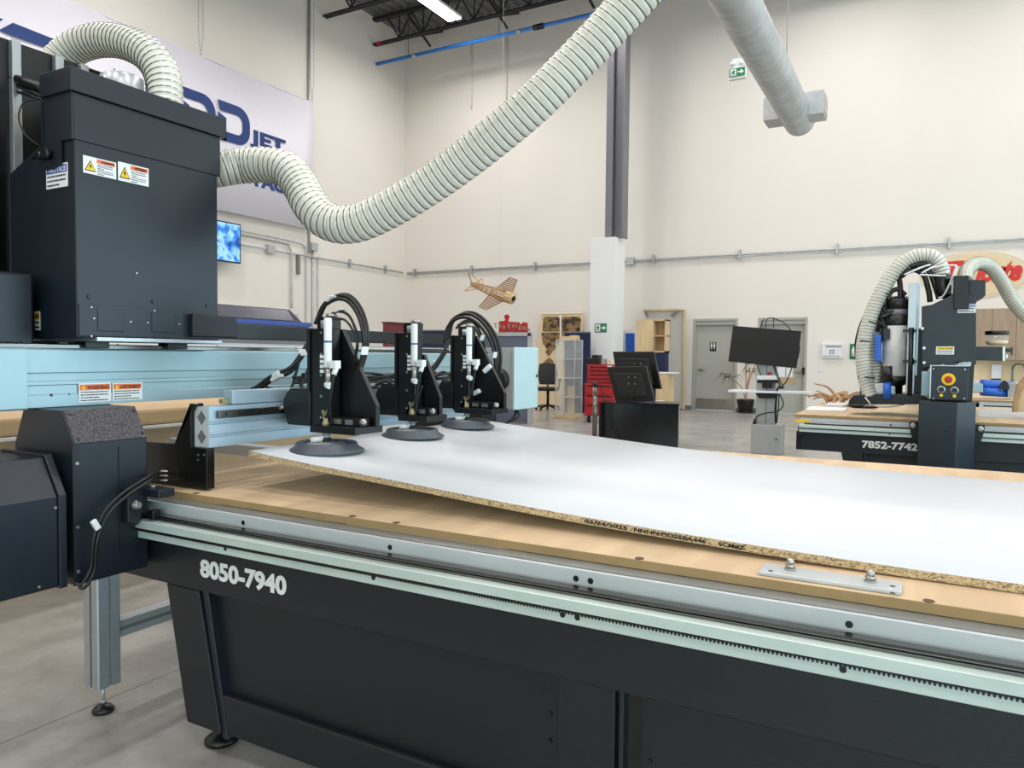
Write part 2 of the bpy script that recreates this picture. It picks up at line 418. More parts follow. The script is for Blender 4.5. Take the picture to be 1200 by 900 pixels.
for px in (553, 594):
    q = PY(px, 60, BY - .03)
    tag(obj('wall_conduit', MB().cyl((q.x, BY - .03, 8.6), (q.x, BY - .03, 10.6), .016, 8), WALL), 'thin pale conduit high on back wall, ' + ('left' if px < 570 else 'right') + ' of the two under the blue pipe', 'conduit')
q = PX(450, 54, WX + .25); t = thing('pull_handle', 'small red handle hanging from the joist end at the left wall', 'handle', (q.x, 17.3, q.z))
obj('grip', MB().box(q.x - .07, q.x + .09, 17.26, 17.34, q.z - .05, q.z + .03), RED, t, .02)
obj('cord', MB().cyl((q.x, 17.3, q.z), (q.x, 17.3, 10.4), .008, 6), DARKSTEEL, t)

# doors
def door(n, x0, x1, label):
    y = BY + .1
    o = struct('door_%d' % n, MB().box(x0 + .06, x1 - .06, y, y + .05, .01, DZ - .16), DOORM, label, 'door')
    f = MB().box(x0, x0 + .06, BY - .012, BY + .2, 0, DZ).box(x1 - .06, x1, BY - .012, BY + .2, 0, DZ).box(x0 + .06, x1 - .06, BY - .012, BY + .2, DZ - .06, DZ)
    f.box(x0 + .06, x1 - .06, BY + .02, BY + .2, DZ - .16, DZ - .06)
    obj('door_frame', f, DOORM, o, .004)
    return o
d1 = door(1, -5.2, -4.08, 'grey green washroom door with steel kick plate')
y = BY + .1
obj('kick_plate', MB().box(-5.12, -4.17, y - .006, y, .03, .29), STAINLESS, d1)
def lever(d, x, s):
    h = obj('door_handle', MB().cyl((x, y, 1.02), (x, y - .05, 1.02), .035, 14).bar((x, y - .05, 1.02), (x + s * .13, y - .05, 1.02), .022), STAINLESS, d)
lever(d1, -5.02, 1)
sg = obj('washroom_sign', MB().box(-4.79, -4.63, y - .008, y, 1.50, 1.73), BLACKINK, d1)
for sx in (-4.745, -4.675):
    obj('figure_symbol', MB().lathe([(.018, 0), (.018, .004)], (sx, y - .009, 1.70), (0, -1, 0), 12).prism([(sx - .02, y - .009, 1.675), (sx + .02, y - .009, 1.675), (sx + .024, y - .009, 1.61), (sx + .01, y - .009, 1.61), (sx + .008, y - .009, 1.545), (sx - .008, y - .009, 1.545), (sx - .01, y - .009, 1.61), (sx - .024, y - .009, 1.61)], (0, -.003, 0)), WHITEINK, sg)
d2 = door(2, -3.6, -2.46, 'grey green office door with notices, behind the monitor stand')
lever(d2, -2.64, -1)
obj('lock_plate', MB().box(-2.56, -2.50, BY - .03, BY + .1, .95, 1.12), BLACK, d2)
obj('vision_pane', MB().box(-2.95, -2.62, y - .004, y, 1.86, 1.99), PAPER, d2)
obj('notice', MB().box(-3.15, -2.72, y - .006, y, .72, .86), KRAFT, d2); obj('notice', MB().box(-3.15, -2.96, y - .006, y, .88, 1.12), PAPER, d2); obj('notice', MB().box(-2.93, -2.78, y - .006, y, .88, 1.1), PAPER, d2)
bb = MB().box(WX, -5.2, BY - .012, BY, 0, .1).box(-4.08, -3.6, BY - .012, BY, 0, .1).box(-2.46, EX, BY - .012, BY, 0, .1)
struct('baseboard_back', bb, BASEB, 'grey vinyl base strip along the back wall', 'baseboard')
tag(obj('light_switch', MB().box(-2.2, -2.1, BY - .012, BY, 1.02, 1.18), WHITEPL, None, .003), 'white switch plate on back wall right of office door', 'switch')

# ---------------------------------------------------------------- conduits on the walls
t = thing('wall_conduit', 'long grey conduit run along the back wall at door-head height', 'conduit', (-6, BY - .06, 3.9))
obj('conduit_run', MB().cyl((WX + .15, BY - .07, 3.88), (EX, BY - .07, 3.88), .021, 10).cyl((WX + .15, BY - .06, 3.83), (EX, BY - .06, 3.83), .014, 8), GALV, t)
for px in (486, 553, 627, 766, 867, 981, 1112):
    q = PY(px, 300, BY - .06); obj('clamp', MB().box(q.x - .02, q.x + .02, BY - .11, BY, 3.76, 4.0), GALV, t)
q = PY(739, 306, BY - .06); obj('junction_box', MB().box(q.x - .1, q.x + .1, BY - .12, BY, 3.77, 3.97), GALV, t, .004)
t = thing('wall_conduit', 'pair of grey conduits running along left wall below the banner', 'conduit', (WX + .06, 15, 3.94))
obj('conduit_run', MB().cyl((WX + .06, 11, 3.93), (WX + .06, BY - .15, 3.89), .021, 10).tube(smooth_path([(WX + .06, 11, 4.17), (WX + .06, 13.7, 4.15), (WX + .06, 14.0, 4.05), (WX + .06, 14.07, 3.8), (WX + .06, 14.07, 2.5)], 6), .022, 10), GALV, t)
obj('conduit_run', MB().tube(smooth_path([(WX + .05, 12.4, 4.25), (WX + .05, 14.2, 4.22), (WX + .05, 14.55, 4.12), (WX + .05, 14.6, 3.8), (WX + .05, 14.6, .3)], 6), .018, 10), GALV, t)
for yy in (16.3, 17.9): obj('clamp', MB().box(WX, WX + .1, yy - .02, yy + .02, 3.8, 4.02), GALV, t)
obj('junction_box', MB().box(WX, WX + .12, 13.25, 13.48, 3.83, 4.02), GALV, t, .004)
obj('junction_box', MB().box(WX, WX + .12, 13.95, 14.25, 2.25, 2.36), GALV, t, .004)
t = thing('wall_conduit', 'vertical grey conduit on left wall past the banner edge', 'conduit', (WX + .04, 14.85, 0))
obj('conduit_run', MB().cyl((WX + .04, 14.72, 4.0), (WX + .04, 14.72, 11.15), .03, 10).cyl((WX + .04, 14.85, .2), (WX + .04, 14.85, 4.2), .022, 10).cyl((WX + .04, 15.05, .2), (WX + .04, 15.05, 3.95), .016, 8), GALV, t)
obj('junction_box', MB().box(WX, WX + .12, 14.74, 14.98, 4.08, 4.28), GALV, t, .004)
tag(obj('bracket_hook', MB().box(WX, WX + .08, 14.28, 14.36, 3.4, 3.9), BASEB, None, .003), 'small grey strap on left wall between the conduits', 'bracket')

# ---------------------------------------------------------------- banner
BX = WX + .18
t = thing('wall_banner', 'large white vinyl banner with blue lettering hung on left wall', 'banner', (BX, 10.5, 4.6))
bm_ = MB(); ny = 40; v = []
def bx_(y): return BX + .012 * math.sin(y * 3.1) + .008 * math.sin(y * 7.3 + 1)
for i in range(ny):
    a = 3.0 + (14.69 - 3.0) * i / ny; b = 3.0 + (14.69 - 3.0) * (i + 1) / ny
    bm_.face([(bx_(a), a, 4.6), (bx_(b), b, 4.6), (bx_(b), b, 7.9), (bx_(a), a, 7.9)], True)
bmesh.ops.remove_doubles(bm_.bm, verts=bm_.bm.verts, dist=1e-5)
sh = obj('sheet', bm_, BANNERM, t)
md = sh.modifiers.new('t', 'SOLIDIFY'); md.thickness = .006
LX = BX + .028
def glyph(pts, name='letter'):
    obj(name, MB().prism([(LX, a, b) for a, b in pts], (.004, 0, 0)), BLUE, t)
def bigD(y0, w_=.915, z0=6.2, z1=7.085, th=.215):
    r = .36; outer = []; inner = []
    for k in range(9):
        a = PI / 2 - k * PI / 16; outer.append((y0 + w_ - r + r * math.cos(a), z1 - r + r * math.sin(a)))
    for k in range(9):
        a = -k * PI / 16; outer.append((y0 + w_ - r + r * math.cos(a), z0 + r + r * math.sin(a)))
    ri = r - th + .02
    for k in range(9):
        a = PI / 2 - k * PI / 16; inner.append((y0 + w_ - th - ri + ri * math.cos(a), z1 - th - ri + ri * math.sin(a)))
    for k in range(9):
        a = -k * PI / 16; inner.append((y0 + w_ - th - ri + ri * math.cos(a), z0 + th + ri + ri * math.sin(a)))
    O = [(y0, z1)] + outer + [(y0 + .0, z0)]; I = [(y0 + .06, z1 - th)] + inner + [(y0 + .23, z0 + th)]
    b = MB()
    for i in range(len(O) - 1):
        b.prism([(LX, *O[i]), (LX, *O[i + 1]), (LX, *I[i + 1]), (LX, *I[i])], (.004, 0, 0))
    b.prism([(LX, y0, z0), (LX, y0 + .23, z0), (LX, y0 + .23, z1 - .36), (LX, y0, z1 - .27)], (.004, 0, 0))
    obj('letter', b, BLUE, t)
bigD(10.713); bigD(11.69)
glyph([(7.355, 7.101), (8.058, 7.08), (7.9, 6.87), (7.12, 6.88)]); glyph([(6.4, 7.1), (7.2, 7.1), (6.98, 6.88), (6.2, 6.88)])
glyph([(9.05, 6.55), (9.227, 6.95), (9.40, 6.55), (9.62, 6.2), (8.83, 6.2)])
text('letter', 'JET', .43, BLUE, t, (LX, 12.61, 6.365), (0, 1, 0), (0, 0, 1), .018, .002, width=1.13)
text('letter', 'TAG', .43, BLUE, t, (LX, 12.62, 5.36), (0, 1, 0), (0, 0, 1), .018, .002, width=1.12)
ch = MB()
for yy in (11.27, 14.69, 7.6):
    for dy in (-.06, .06):
        for k in range(40):
            z = 7.92 + k * .085
            if z > 11.1: break
            ch.bar((BX, yy + dy * min(1, (z - 7.9) * 2), z), (BX, yy + dy * min(1, (z + .06 - 7.9) * 2), z + .06), .012)
obj('hanging_chain', ch, ALU, t)
obj('hem_rod', MB().cyl((BX, 3.0, 7.9), (BX, 14.72, 7.9), .018, 8), BANNERM, t)
# tv on the left wall
t = thing('wall_television', 'flat television showing a blue ocean picture below the banner', 'television', (WX + .3, 12, 3.5))
c0, c1 = PX(283, 264, WX + .3), PX(280, 307, WX + .36)
ty1 = c0.y; tz1 = c0.z + .02; tz0 = c1.z - .04
obj('casing', MB().prism([(WX + .36, ty1 - .08, tz0), (WX + .28, ty1, tz1), (WX + .23, ty1, tz1), (WX + .31, ty1 - .08, tz0)], (0, -1.6, 0)), BLACK, t)
obj('display', MB().prism([(WX + .365, ty1 - .11, tz0 + .03), (WX + .287, ty1 - .03, tz1 - .03), (WX + .284, ty1 - .03, tz1 - .03), (WX + .362, ty1 - .11, tz0 + .03)], (0, -1.53, 0)), SEA, t)
obj('wall_mount', MB().box(WX, WX + .28, 11.5, 11.9, 3.75, 4.1), BLACK, t)

# ---------------------------------------------------------------- column, signs, duct
t = thing('support_column', 'tall grey steel column with boxed white casing round its foot', 'column', (-6.4, 16.4, 0))
obj('casing', MB().prism([(-6.83, 16, 0), (-6.22, 16, 0), (-6.22, 16.62, 0), (-6.83, 16.62, 0)], (0, 0, 4.06)), PILLARW, t, .006)
sc_ = MB().box(-6.54, -6.49, 16.16, 16.46, 4.06, ZC).box(-6.15, -6.10, 16.16, 16.46, 4.06, ZC).box(-6.49, -6.15, 16.29, 16.33, 4.06, ZC).box(-6.52, -6.36, 16.1, 16.16, 4.06, ZC)
obj('steel_shaft', sc_, STEELGREY, t, .004)
def exit_sign(root, o, xd, up, w_, h_):
    xd = V(xd); up = V(up); n = xd.cross(up); o = V(o)
    P = lambda a, b: o + xd * (a * w_) + up * (b * h_) + n * .004
    def sh_(pts, mt, nm, lift=0): obj(nm, MB().prism([P(*q) + n * lift for q in pts], n * .003), mt, root)
    sh_([(0, 0), (1, 0), (1, 1), (0, 1)], GREEN, 'green_field')
    sh_([(.08, .1), (.46, .1), (.46, .9), (.08, .9)], WHITEINK, 'doorway_symbol', .004)
    b = MB(); q = lambda a, b_: P(a, b_) + n * .008
    b.lathe([(.07 * h_, 0), (.07 * h_, .003)], q(.32, .76), n, 12)
    b.prism([q(.2, .66), q(.34, .68), q(.34, .44), q(.22, .4)], n * .003).prism([q(.24, .44), q(.34, .46), q(.4, .18), q(.34, .18), q(.29, .36)], n * .003)
    b.prism([q(.22, .42), q(.27, .36), q(.2, .22), q(.12, .2), q(.12, .27), q(.17, .29)], n * .003).prism([q(.2, .66), q(.23, .6), q(.17, .5), q(.12, .53)], n * .003).prism([q(.34, .66), q(.42, .56), q(.4, .52), q(.33, .58)], n * .003)
    obj('runner_symbol', b, GREEN, root)
    sh_([(.54, .42), (.74, .42), (.74, .22), (.95, .5), (.74, .78), (.74, .58), (.54, .58)], WHITEINK, 'arrow_symbol', .004)
a = PY(697, 389.5, 15.99); b = PY(711, 379, 15.99)
t = thing('exit_sign', 'green running-figure exit sign fixed to the white column casing', 'exit sign', (a.x, 15.99, a.z))
exit_sign(t, (a.x, 15.993, a.z), (1, 0, 0), (0, 0, 1), b.x - a.x, b.z - a.z)
a = PY(854.5, 91, 11); b = PY(873, 78, 11)
t = thing('exit_sign', 'lit green exit sign hanging from the roof beside the duct', 'exit sign', (a.x, 11, a.z))
w_, h_ = b.x - a.x, b.z - a.z
obj('sign_case', MB().box(a.x - .01, a.x + w_ + .01, 11.005, 11.08, a.z - .03, a.z + h_ + .01), WHITEPL, t, .004)
obj('lamp_head', MB().ball((a.x + .05, 11.03, a.z + h_ + .07), .05, (1, 1, .8)).ball((a.x + w_ - .05, 11.03, a.z + h_ + .07), .05, (1, 1, .8)).box(a.x + .04, a.x + w_ - .04, 11.01, 11.07, a.z + h_, a.z + h_ + .14), WHITEPL, t)
obj('stem', MB().cyl((a.x + w_ / 2, 11.04, a.z + h_ + .12), (a.x + w_ / 2, 11.04, ZC), .008, 8), WHITEPL, t)
exit_sign(t, (a.x, 11.002, a.z), (1, 0, 0), (0, 0, 1), w_, h_)

t = thing('spiral_duct', 'round spiral steel duct high up with two box outlets at its end', 'duct', (-1.6, 6, 4.4))
dc = PY(937, 142, 10.3); dx, dz, dr = dc.x, dc.z, .186
path = [(dx, 10.3 - i * .03, dz) for i in range(int(11 / .03))]
rf = [dr * (1.022 if i % 5 == 0 else 1) for i in range(len(path))]
obj('duct_tube', MB().tube(path, dr, 40, True, rf), GALV, t)
for yy in (7.4, 4.6): obj('joint_band', MB().tube([(dx, yy, dz), (dx, yy + .06, dz)], dr * 1.03, 40), GALV, t)
for s in (-1, 1):
    o_ = obj('side_outlet', MB().box(*sorted((dx + s * .13, dx + s * .35)), 9.75, 10.1, dz - .1, dz + .18), GALV, t, .004)
    obj('grille', MB().box(*sorted((dx + s * .34, dx + s * .358)), 9.78, 10.07, dz - .07, dz + .15), STAINLESS, o_)
obj('hanger_wire', MB().cyl((dx, 9.2, dz + .186), (dx, 9.2, ZC), .006, 6).cyl((dx, 6.2, dz + .186), (dx, 6.2, ZC), .006, 6), GALV, t)

# ---------------------------------------------------------------- lights
def area(x, y, z, sx, sy, power, col, rot=(0, 0, 0), name='lamp', spread=math.radians(172)):
    l = bpy.data.lights.new(name, 'AREA'); l.shape = 'RECTANGLE'; l.size = sx; l.size_y = sy; l.energy = power; l.color = col; l.spread = spread
    o = bpy.data.objects.new(name, l); COL.objects.link(o); o.location = (x, y, z); o.rotation_euler = rot
    return o
LP = 155
for x in (-11.1, -6.4, -1.7, 3.0, 7.0):
    for y in (-3.2, 2.4, 8.6, 15.0 if x < -1.9 and x > -11 else 15.9):
        area(x, y, 10.1, .45, 1.6, LP, (1.0, .974, .95), name='high_bay_lamp')
area(EX - .02, 6.5, 2.25, 3.9, 15, 620, (.56, .87, 1.0), (0, math.radians(90), 0), name='daylight', spread=PI)
area(3.0, FY + .02, 1.95, 8, 3.3, 260, (.62, .93, .97), (math.radians(90), 0, 0), name='daylight', spread=PI)
wd = bpy.data.worlds.new('world'); S.world = wd; wd.use_nodes = True
wd.node_tree.nodes['Background'].inputs[0].default_value = (.72, .88, 1, 1); wd.node_tree.nodes['Background'].inputs[1].default_value = 1.2
vs = S.view_settings; vs.view_transform = 'Standard'; vs.look = 'None'; vs.gamma = 1; vs.use_curve_mapping = False; vs.exposure = 0.0
S.cycles.use_denoising = True; S.cycles.max_bounces = 8; S.cycles.diffuse_bounces = 5; S.cycles.caustics_reflective = False; S.cycles.caustics_refractive = False
# ================================================================ CNC tables
def cnc_table(name, label, dx, dy, x1, number, tx0, tw, th, group=None, bolts=True):
    """a routing table; its left end is at X = -2.62 + dx, its front at Y = 1.70 + dy"""
    D = V((dx, dy, 0)); XL = -2.62
    t = thing(name, label, 'machine table', D + V((XL, 1.66, 0)), group)
    def B(b, *a): x0, x1_, y0, y1, z0, z1 = a; return b.box(x0 + dx, x1_ + dx, y0 + dy, y1 + dy, z0, z1)
    def pr(b, pts, ext): return b.prism([V(p) + D for p in pts], ext)
    # top boards
    sp = obj('spoilboard', B(MB(), XL, x1, 1.70, 3.87, .838, .862), [SPOIL], t, .0015)
    ed = obj('board_edge', B(MB(), XL, x1, 1.6985, 1.7, .839, .8605), MDFEDGE, sp)
    for hx in (-2.19, -1.49, -1.325, -.59, .02, .62):
        obj('edge_notch', MB().lathe([(.011, 0), (.011, .0012)], V((hx, 1.7085, .862)) + D, (0, 0, 1), 16), M('notch', (92, 68, 44), .9) if 'notch_m' not in globals() else notch_m, sp)
    # front rail: folded zinc section with a linear guide and a gear rack
    rl = obj('front_rail', pr(MB(), [(XL + .06, 1.70, .786), (XL + .06, 1.556, .786), (XL + .06, 1.554, .784), (XL + .06, 1.554, .7605), (XL + .06, 1.59, .7605), (XL + .06, 1.70, .7605)], (x1 - XL - .12, 0, 0)), MINT, t)
    obj('rail_plate', B(MB(), XL + .06, x1 - .06, 1.630, 1.642, .786, .8355), PLATE, rl, .001)
    obj('rail_ledge', B(MB(), XL + .06, x1 - .06, 1.6445, 1.70, .786, .8375), LEDGE, rl)
    g = MB()
    pr(g, [(XL + .1, 1.60 + a, .7865 + b) for a, b in ((-.018, 0), (-.018, .006), (-.013, .0075), (-.013, .0105), (-.018, .0125), (-.014, .016), (.014, .016), (.018, .0125), (.013, .0105), (.013, .0075), (.018, .006), (.018, 0))], (x1 - XL - .2, 0, 0))
    obj('guide_rail', g, CHROME, rl)
    lw = obj('lower_rail', B(MB(), XL + .06, x1 - .06, 1.564, 1.66, .7245, .7585), MINT, t, .002)
    rk = MB(); B(rk, XL + .06, x1 - .06, 1.557, 1.5635, .7555, .7605)
    n = int((x1 - XL - .14) / .0084)
    for i in range(n):
        x = XL + .07 + i * .0084 + dx
        rk.prism([(x, 1.557 + dy, .756), (x + .0066, 1.557 + dy, .756), (x + .0046, 1.557 + dy, .7495), (x + .002, 1.557 + dy, .7495)], (0, .006, 0))
    obj('gear_rack', rk, BLACK, rl)
    for hx in [PY(px_, py_, 1.63).x for px_, py_ in ((285, 613), (457, 640), (675, 679), (692, 681), (995, 734))] + [.44, .5]:
        obj('bolt_hole', MB().lathe([(.0075, 0), (.0075, .001)], V((hx, 1.6302, .813)) + D, (0, -1, 0), 14), BLACK, rl)
        obj('bolt_hole', MB().lathe([(.007, 0), (.007, .001)], V((hx - .004, 1.5645, .744)) + D, (0, -1, 0), 14), BLACK, lw)
    # rear rail
    obj('rear_rail', B(MB(), XL + .06, x1 - .06, 3.88, 4.0, .72, .835), MINT, t, .003)
    # base frame
    F = 1.62
    fr = MB()
    pr(fr, [(XL + .03, F, .7245), (x1, F, .7245), (x1, F, .565), (XL + .03, F, .565)], (0, .06, 0))
    B(fr, XL + .03, XL + .09, F, 3.95, .58, .712); B(fr, x1 - .06, x1, F, 3.95, .58, .712); B(fr, XL + .03, x1, 3.89, 3.95, .565, .712)
    obj('top_frame', fr, PAINT2, t, .004)
    a = [PY(195, 683, F), PY(232, 692, F), PY(258, 862, F), PY(219, 850, F)]
    zl, zb = .565, .11
    L0, L1, L2, L3 = a[0].x, a[1].x, a[2].x, a[3].x
    for s in (0, 1):
        f_ = (lambda x: x) if not s else (lambda x: (x1 + XL + .1) - x)
        for yy in (F, 3.83):
            lg = obj('leg', pr(MB(), [(f_(L0), yy, zl), (f_(L1), yy, zl), (f_(L2), yy, zb), (f_(L3), yy, zb)], (0, .10, 0)), PAINT2, t, .004)
            fx, fy = f_(-2.103), 1.735 if yy == F else 3.88
            ft = obj('levelling_foot', MB().lathe([(.055, 0), (.056, .012), (.04, .026), (.016, .034), (.016, .04)], V((fx, fy, 0)) + D, (0, 0, 1), 24), RUBBER, t)
            obj('foot_screw', MB().cyl(V((fx, fy, .035)) + D, V((fx, fy, .16)) + D, .011, 12).lathe([(.018, 0), (.018, .012)], V((fx, fy, .05)) + D, (0, 0, 1), 6), GALV, ft)
    # inset side panels, lower sill and centre posts
    pn = MB(); xa, xb = L1 + .01, -.768
    obj('leg_flange', pr(MB(), [(L1 + .006, F + .01, zl), (L1 + .034, F + .01, zl), (L2 + .024, F + .01, .09), (L2 + .0, F + .01, .09)], (0, .12, 0)), PAINT, t, .003)
    obj('side_panel', B(MB(), L1 + .02, -.77, F + .04, F + .05, .14, .58), PAINT2, t)
    obj('side_panel', B(MB(), -.56, x1 - .4, F + .04, F + .05, .14, .58), PAINT2, t)
    s0 = B(MB(), -2.10, x1 - .3, F + .012, F + .10, .105, .235)
    obj('lower_sill', s0, PAINT2, t, .008)
    obj('centre_post', B(MB(), -.765, -.615, F + .005, F + .1, .08, .57), PAINT2, t, .004)
    obj('post_flange', B(MB(), -.605, -.593, F + .004, F + .04, .12, .57), PAINT, t, .002)
    obj('panel_handle', B(MB(), -1.40, -1.31, F + .034, F + .042, .558, .564), BLACKINK, t)
    sc_ = MB()
    for bx, bz in ((-2.06, .42), (-2.045, .33), (-.80, .45), (-.80, .38), (-.54, .40)):
        o = obj('panel_screw', MB().lathe([(.006, 0), (.004, .003)], V((bx, F + .039, bz)) + D, (0, -1, 0), 10), BLACK, t)
    obj('rear_panel', B(MB(), L1, x1 - .3, 3.86, 3.87, .14, .58), PAINT2, t)
    # side end bumper
    obj('end_stop', MB().box(XL + .05 + dx, XL + .10 + dx, 1.57 + dy, 1.62 + dy, .70, .775), PAINT, t, .003)
    text('number_lettering', number, th, WHITEINK, t, V((tx0, F - .001, .618)) + D, (1, 0, 0), (0, 0, 1), .0032, .0006, width=tw)
    return t
notch_m = M('notch_brown', (92, 68, 44), .9)
ta, tb = PY(235, 688, 1.62), PY(336, 706, 1.62)
main_table = cnc_table('cnc_table', 'large dark routing table in the foreground, numbered 8050-7940', 0, 0, 1.5, '8050-7940', ta.x, tb.x - ta.x, .0765)

# bowed melamine sheet lifted at its left end
PROF = [(-2.1, 1.001), (-1.926, .985), (-1.70, .9685), (-1.49, .9555), (-1.25, .9385), (-1.03, .9235), (-.76, .9085), (-.5, .898), (-.25, .890), (0, .8845), (.25, .8825), (1.0, .8825)]
def board_z(x):
    for (a, za), (b, zb) in zip(PROF, PROF[1:]):
        if a <= x <= b: return za + (zb - za) * (x - a) / (b - a)
    return PROF[0][1] if x < -2 else .8825
bd = MB(); n = 48; TH = .019; Y0, Y1 = 1.857, 3.43; rows = []
for i in range(n + 1):
    x = -2.1 + 3.05 * i / n; z = board_z(x); zz = sum(board_z(x + d) for d in (-.08, 0, .08)) / 3 if i not in (0, n) else z
    rows.append([bd.bm.verts.new(p) for p in ((x, Y0, zz), (x, Y1, zz), (x, Y1, zz - TH), (x, Y0, zz - TH))])
for A, B in zip(rows, rows[1:]):
    for k in range(4):
        f = bd.bm.faces.new([A[k], B[k], B[(k + 1) % 4], A[(k + 1) % 4]]); f.material_index = 1 if k in (1, 3) else 0
        f.smooth = k in (0, 2)
for r_ in (rows[0], rows[-1]):
    f = bd.bm.faces.new(r_); f.material_index = 1
board = tag(obj('melamine_board', bd, [MELA, CHIP]), 'large white melamine chipboard sheet bowing up at its left end on the foreground table', 'board')
def edge_text(body, px0, px1, py0, py1):
    a, b = PY(px0, py0, Y0), PY(px1, py1, Y0)
    text('edge_print', body, .0135, BLACKINK, board, (a.x, Y0 - .0012, board_z(a.x) - .0145), (b.x - a.x, 0, board_z(b.x) - board_z(a.x)), (0, 0, 1), .0004, .0003, width=(b - a).length)
edge_text('03/24/2025', 685, 735, 610, 621); edge_text('NNNN:PID25BA446', 743, 827, 620, 639); edge_text('SCM#Z', 842, 873, 640, 645)

# aluminium plate bolted near the front edge
mp_ = [PZ(888, 674, .862), PZ(899, 663, .862), PZ(1059, 690, .862), PZ(1056, 704, .862)]
t = thing('mounting_plate', 'bare aluminium plate with two bolts on the front edge of the foreground table', 'plate', (mp_[0].x, 1.75, .862))
obj('plate', MB().box(mp_[0].x + .0, mp_[3].x, 1.715, 1.795, .8622, .871), GALV, t, .002)
for px, py in ((926, 667), (1020, 681)):
    q = PZ(px, py, .871)
    b = obj('bolt', MB().lathe([(.013, 0), (.013, .003)], (q.x, q.y, .871), (0, 0, 1), 20).lathe([(.0105, .003), (.0105, .012)], (q.x, q.y, .871), (0, 0, 1), 6).lathe([(.0085, .012), (.0085, .019), (.006, .0235), (.001, .025)], (q.x, q.y, .871), (0, 0, 1), 14), STAINLESS, t)
for px, py in ((903, 669), (1046, 687), (1046, 695)):
    q = PZ(px, py, .871); obj('hole', MB().lathe([(.0055, 0), (.0055, .0006)], (q.x, q.y, .871), (0, 0, 1), 14), BLACK, t)

# ================================================================ gantry of the foreground machine
g = thing('cnc_gantry', 'daylight-tinted gantry beam with charcoal end covers across the foreground table', 'machine gantry', (-2.5, 2.5, .7))
bp = [(-2.50, 1.166), (-2.50, 1.205), (-2.504, 1.208), (-2.504, 1.236), (-2.50, 1.239), (-2.50, 1.249), (-2.506, 1.252), (-2.506, 1.276), (-2.50, 1.279), (-2.50, 1.352), (-2.506, 1.357), (-2.74, 1.357), (-2.74, 1.166)]
beam = obj('beam', MB().prism([(x, .72, z) for x, z in bp], (0, 3.55, 0)), BEAM, g)
obj('beam_cover', MB().prism([(-2.498, .72, 1.160), (-2.493, .72, 1.166), (-2.493, .72, 1.352), (-2.498, .72, 1.357), (-2.503, .72, 1.357), (-2.503, .72, 1.162)], (0, .60, 0)), BEAM, beam)
obj('guide_rail', MB().box(-2.535, -2.51, 1.22, 4.2, 1.357, 1.372), CHROME, beam, .002)
obj('guide_rail', MB().box(-2.72, -2.695, .8, 4.2, 1.357, 1.375), CHROME, beam, .002)
obj('bellows', MB().tube([(-2.53, 1.1 + i * .006, 1.366) for i in range(38)], .012, 10, True, [.012 if i % 2 else .009 for i in range(38)]), RUBBER, beam)
q = PX(60, 463, -2.5); obj('screw_hole', MB().lathe([(.005, 0), (.005, .001)], (-2.5, q.y, q.z), (1, 0, 0), 12), BLACK, beam)
q = PX(81, 462, -2.5); obj('screw_hole', MB().lathe([(.003, 0), (.003, .001)], (-2.5, q.y, q.z), (1, 0, 0), 12), BLACK, beam)
def label_on(parent, name, X, px0, px1, py0, py1, band, bandh, lines, head, hcol, tri=None, ax=0, labelname=None):
    """a printed sticker on the plane X = const, built from its top-left / bottom-right pixel"""
    f = PX if ax == 0 else PY
    a, b = f(px0, py0, X), f(px1, py1, X); e = .0012
    u = V((0, 1, 0)) if ax == 0 else V((1, 0, 0)); n = V((1, 0, 0)) if ax == 0 else V((0, -1, 0))
    W = (b - a).dot(u); zt, zb = a.z, b.z; H = zt - zb
    P = lambda s, v_, l: a + u * (s * W) + V((0, 0, -v_ * H)) + n * (e * l)
    st = obj(name, MB().prism([P(0, 0, .2), P(1, 0, .2), P(1, 1, .2), P(0, 1, .2)], n * e), LABEL, parent, label=labelname)
    x0 = .05 if tri is None else .42
    if tri == 'band': x0 = .05
    obj('header_band', MB().prism([P(x0 - .02, .06, 1.3), P(.96, .06, 1.3), P(.96, .06 + bandh, 1.3), P(x0 - .02, .06 + bandh, 1.3)], n * .0005), band, st)
    hx = x0 + (.2 if tri == 'band' else .1)
    text('header_text', head, bandh * H * .85, hcol, st, P(hx, .06 + bandh * .82, 2), u, (0, 0, 1), .0003, .0003, width=(.93 - hx) * W)
    if tri == 'band':
        obj('warning_triangle', MB().prism([P(.08, .05 + bandh * .92, 2), P(.2, .05 + bandh * .92, 2), P(.14, .08, 2)], n * .0004), YELLOW, st)
    elif tri:
        obj('warning_triangle', MB().prism([P(.04, .84, 1.3), P(.38, .84, 1.3), P(.21, .2, 1.3)], n * .0005), BLACKINK, st)
        obj('warning_triangle', MB().prism([P(.075, .79, 2), P(.345, .79, 2), P(.21, .29, 2)], n * .0005), YELLOW, st)
        obj('bolt_symbol', MB().prism([P(.22, .38, 2.8), P(.16, .6, 2.8), P(.2, .6, 2.8), P(.19, .75, 2.8), P(.25, .53, 2.8), P(.21, .53, 2.8)], n * .0004), BLACKINK, st)
    ln = MB(); k = (1 - .12 - bandh) / lines
    for i in range(lines):
        v0 = .10 + bandh + k * i; wd_ = .9 if i % 3 != 2 else .62; s = x0
        while s < wd_:
            l = random.uniform(.03, .11); l = min(l, wd_ - s)
            ln.prism([P(s, v0 + k * .25, 1.4), P(s + l, v0 + k * .25, 1.4), P(s + l, v0 + k * .62, 1.4), P(s, v0 + k * .62, 1.4)], n * .0003); s += l + .015
    obj('small_print', ln, BLACKINK, st)
    return st
label_on(beam, 'warning_sticker', -2.499, 92, 130, 449.5, 470, ORANGE, .3, 4, 'WARNING', BLACKINK, 'band', labelname='orange and white warning sticker')
label_on(beam, 'warning_sticker', -2.499, 131.5, 166.5, 449, 468, ORANGE, .3, 4, 'AVERTISSEMENT', BLACKINK, 'band', labelname='orange and white French warning sticker')
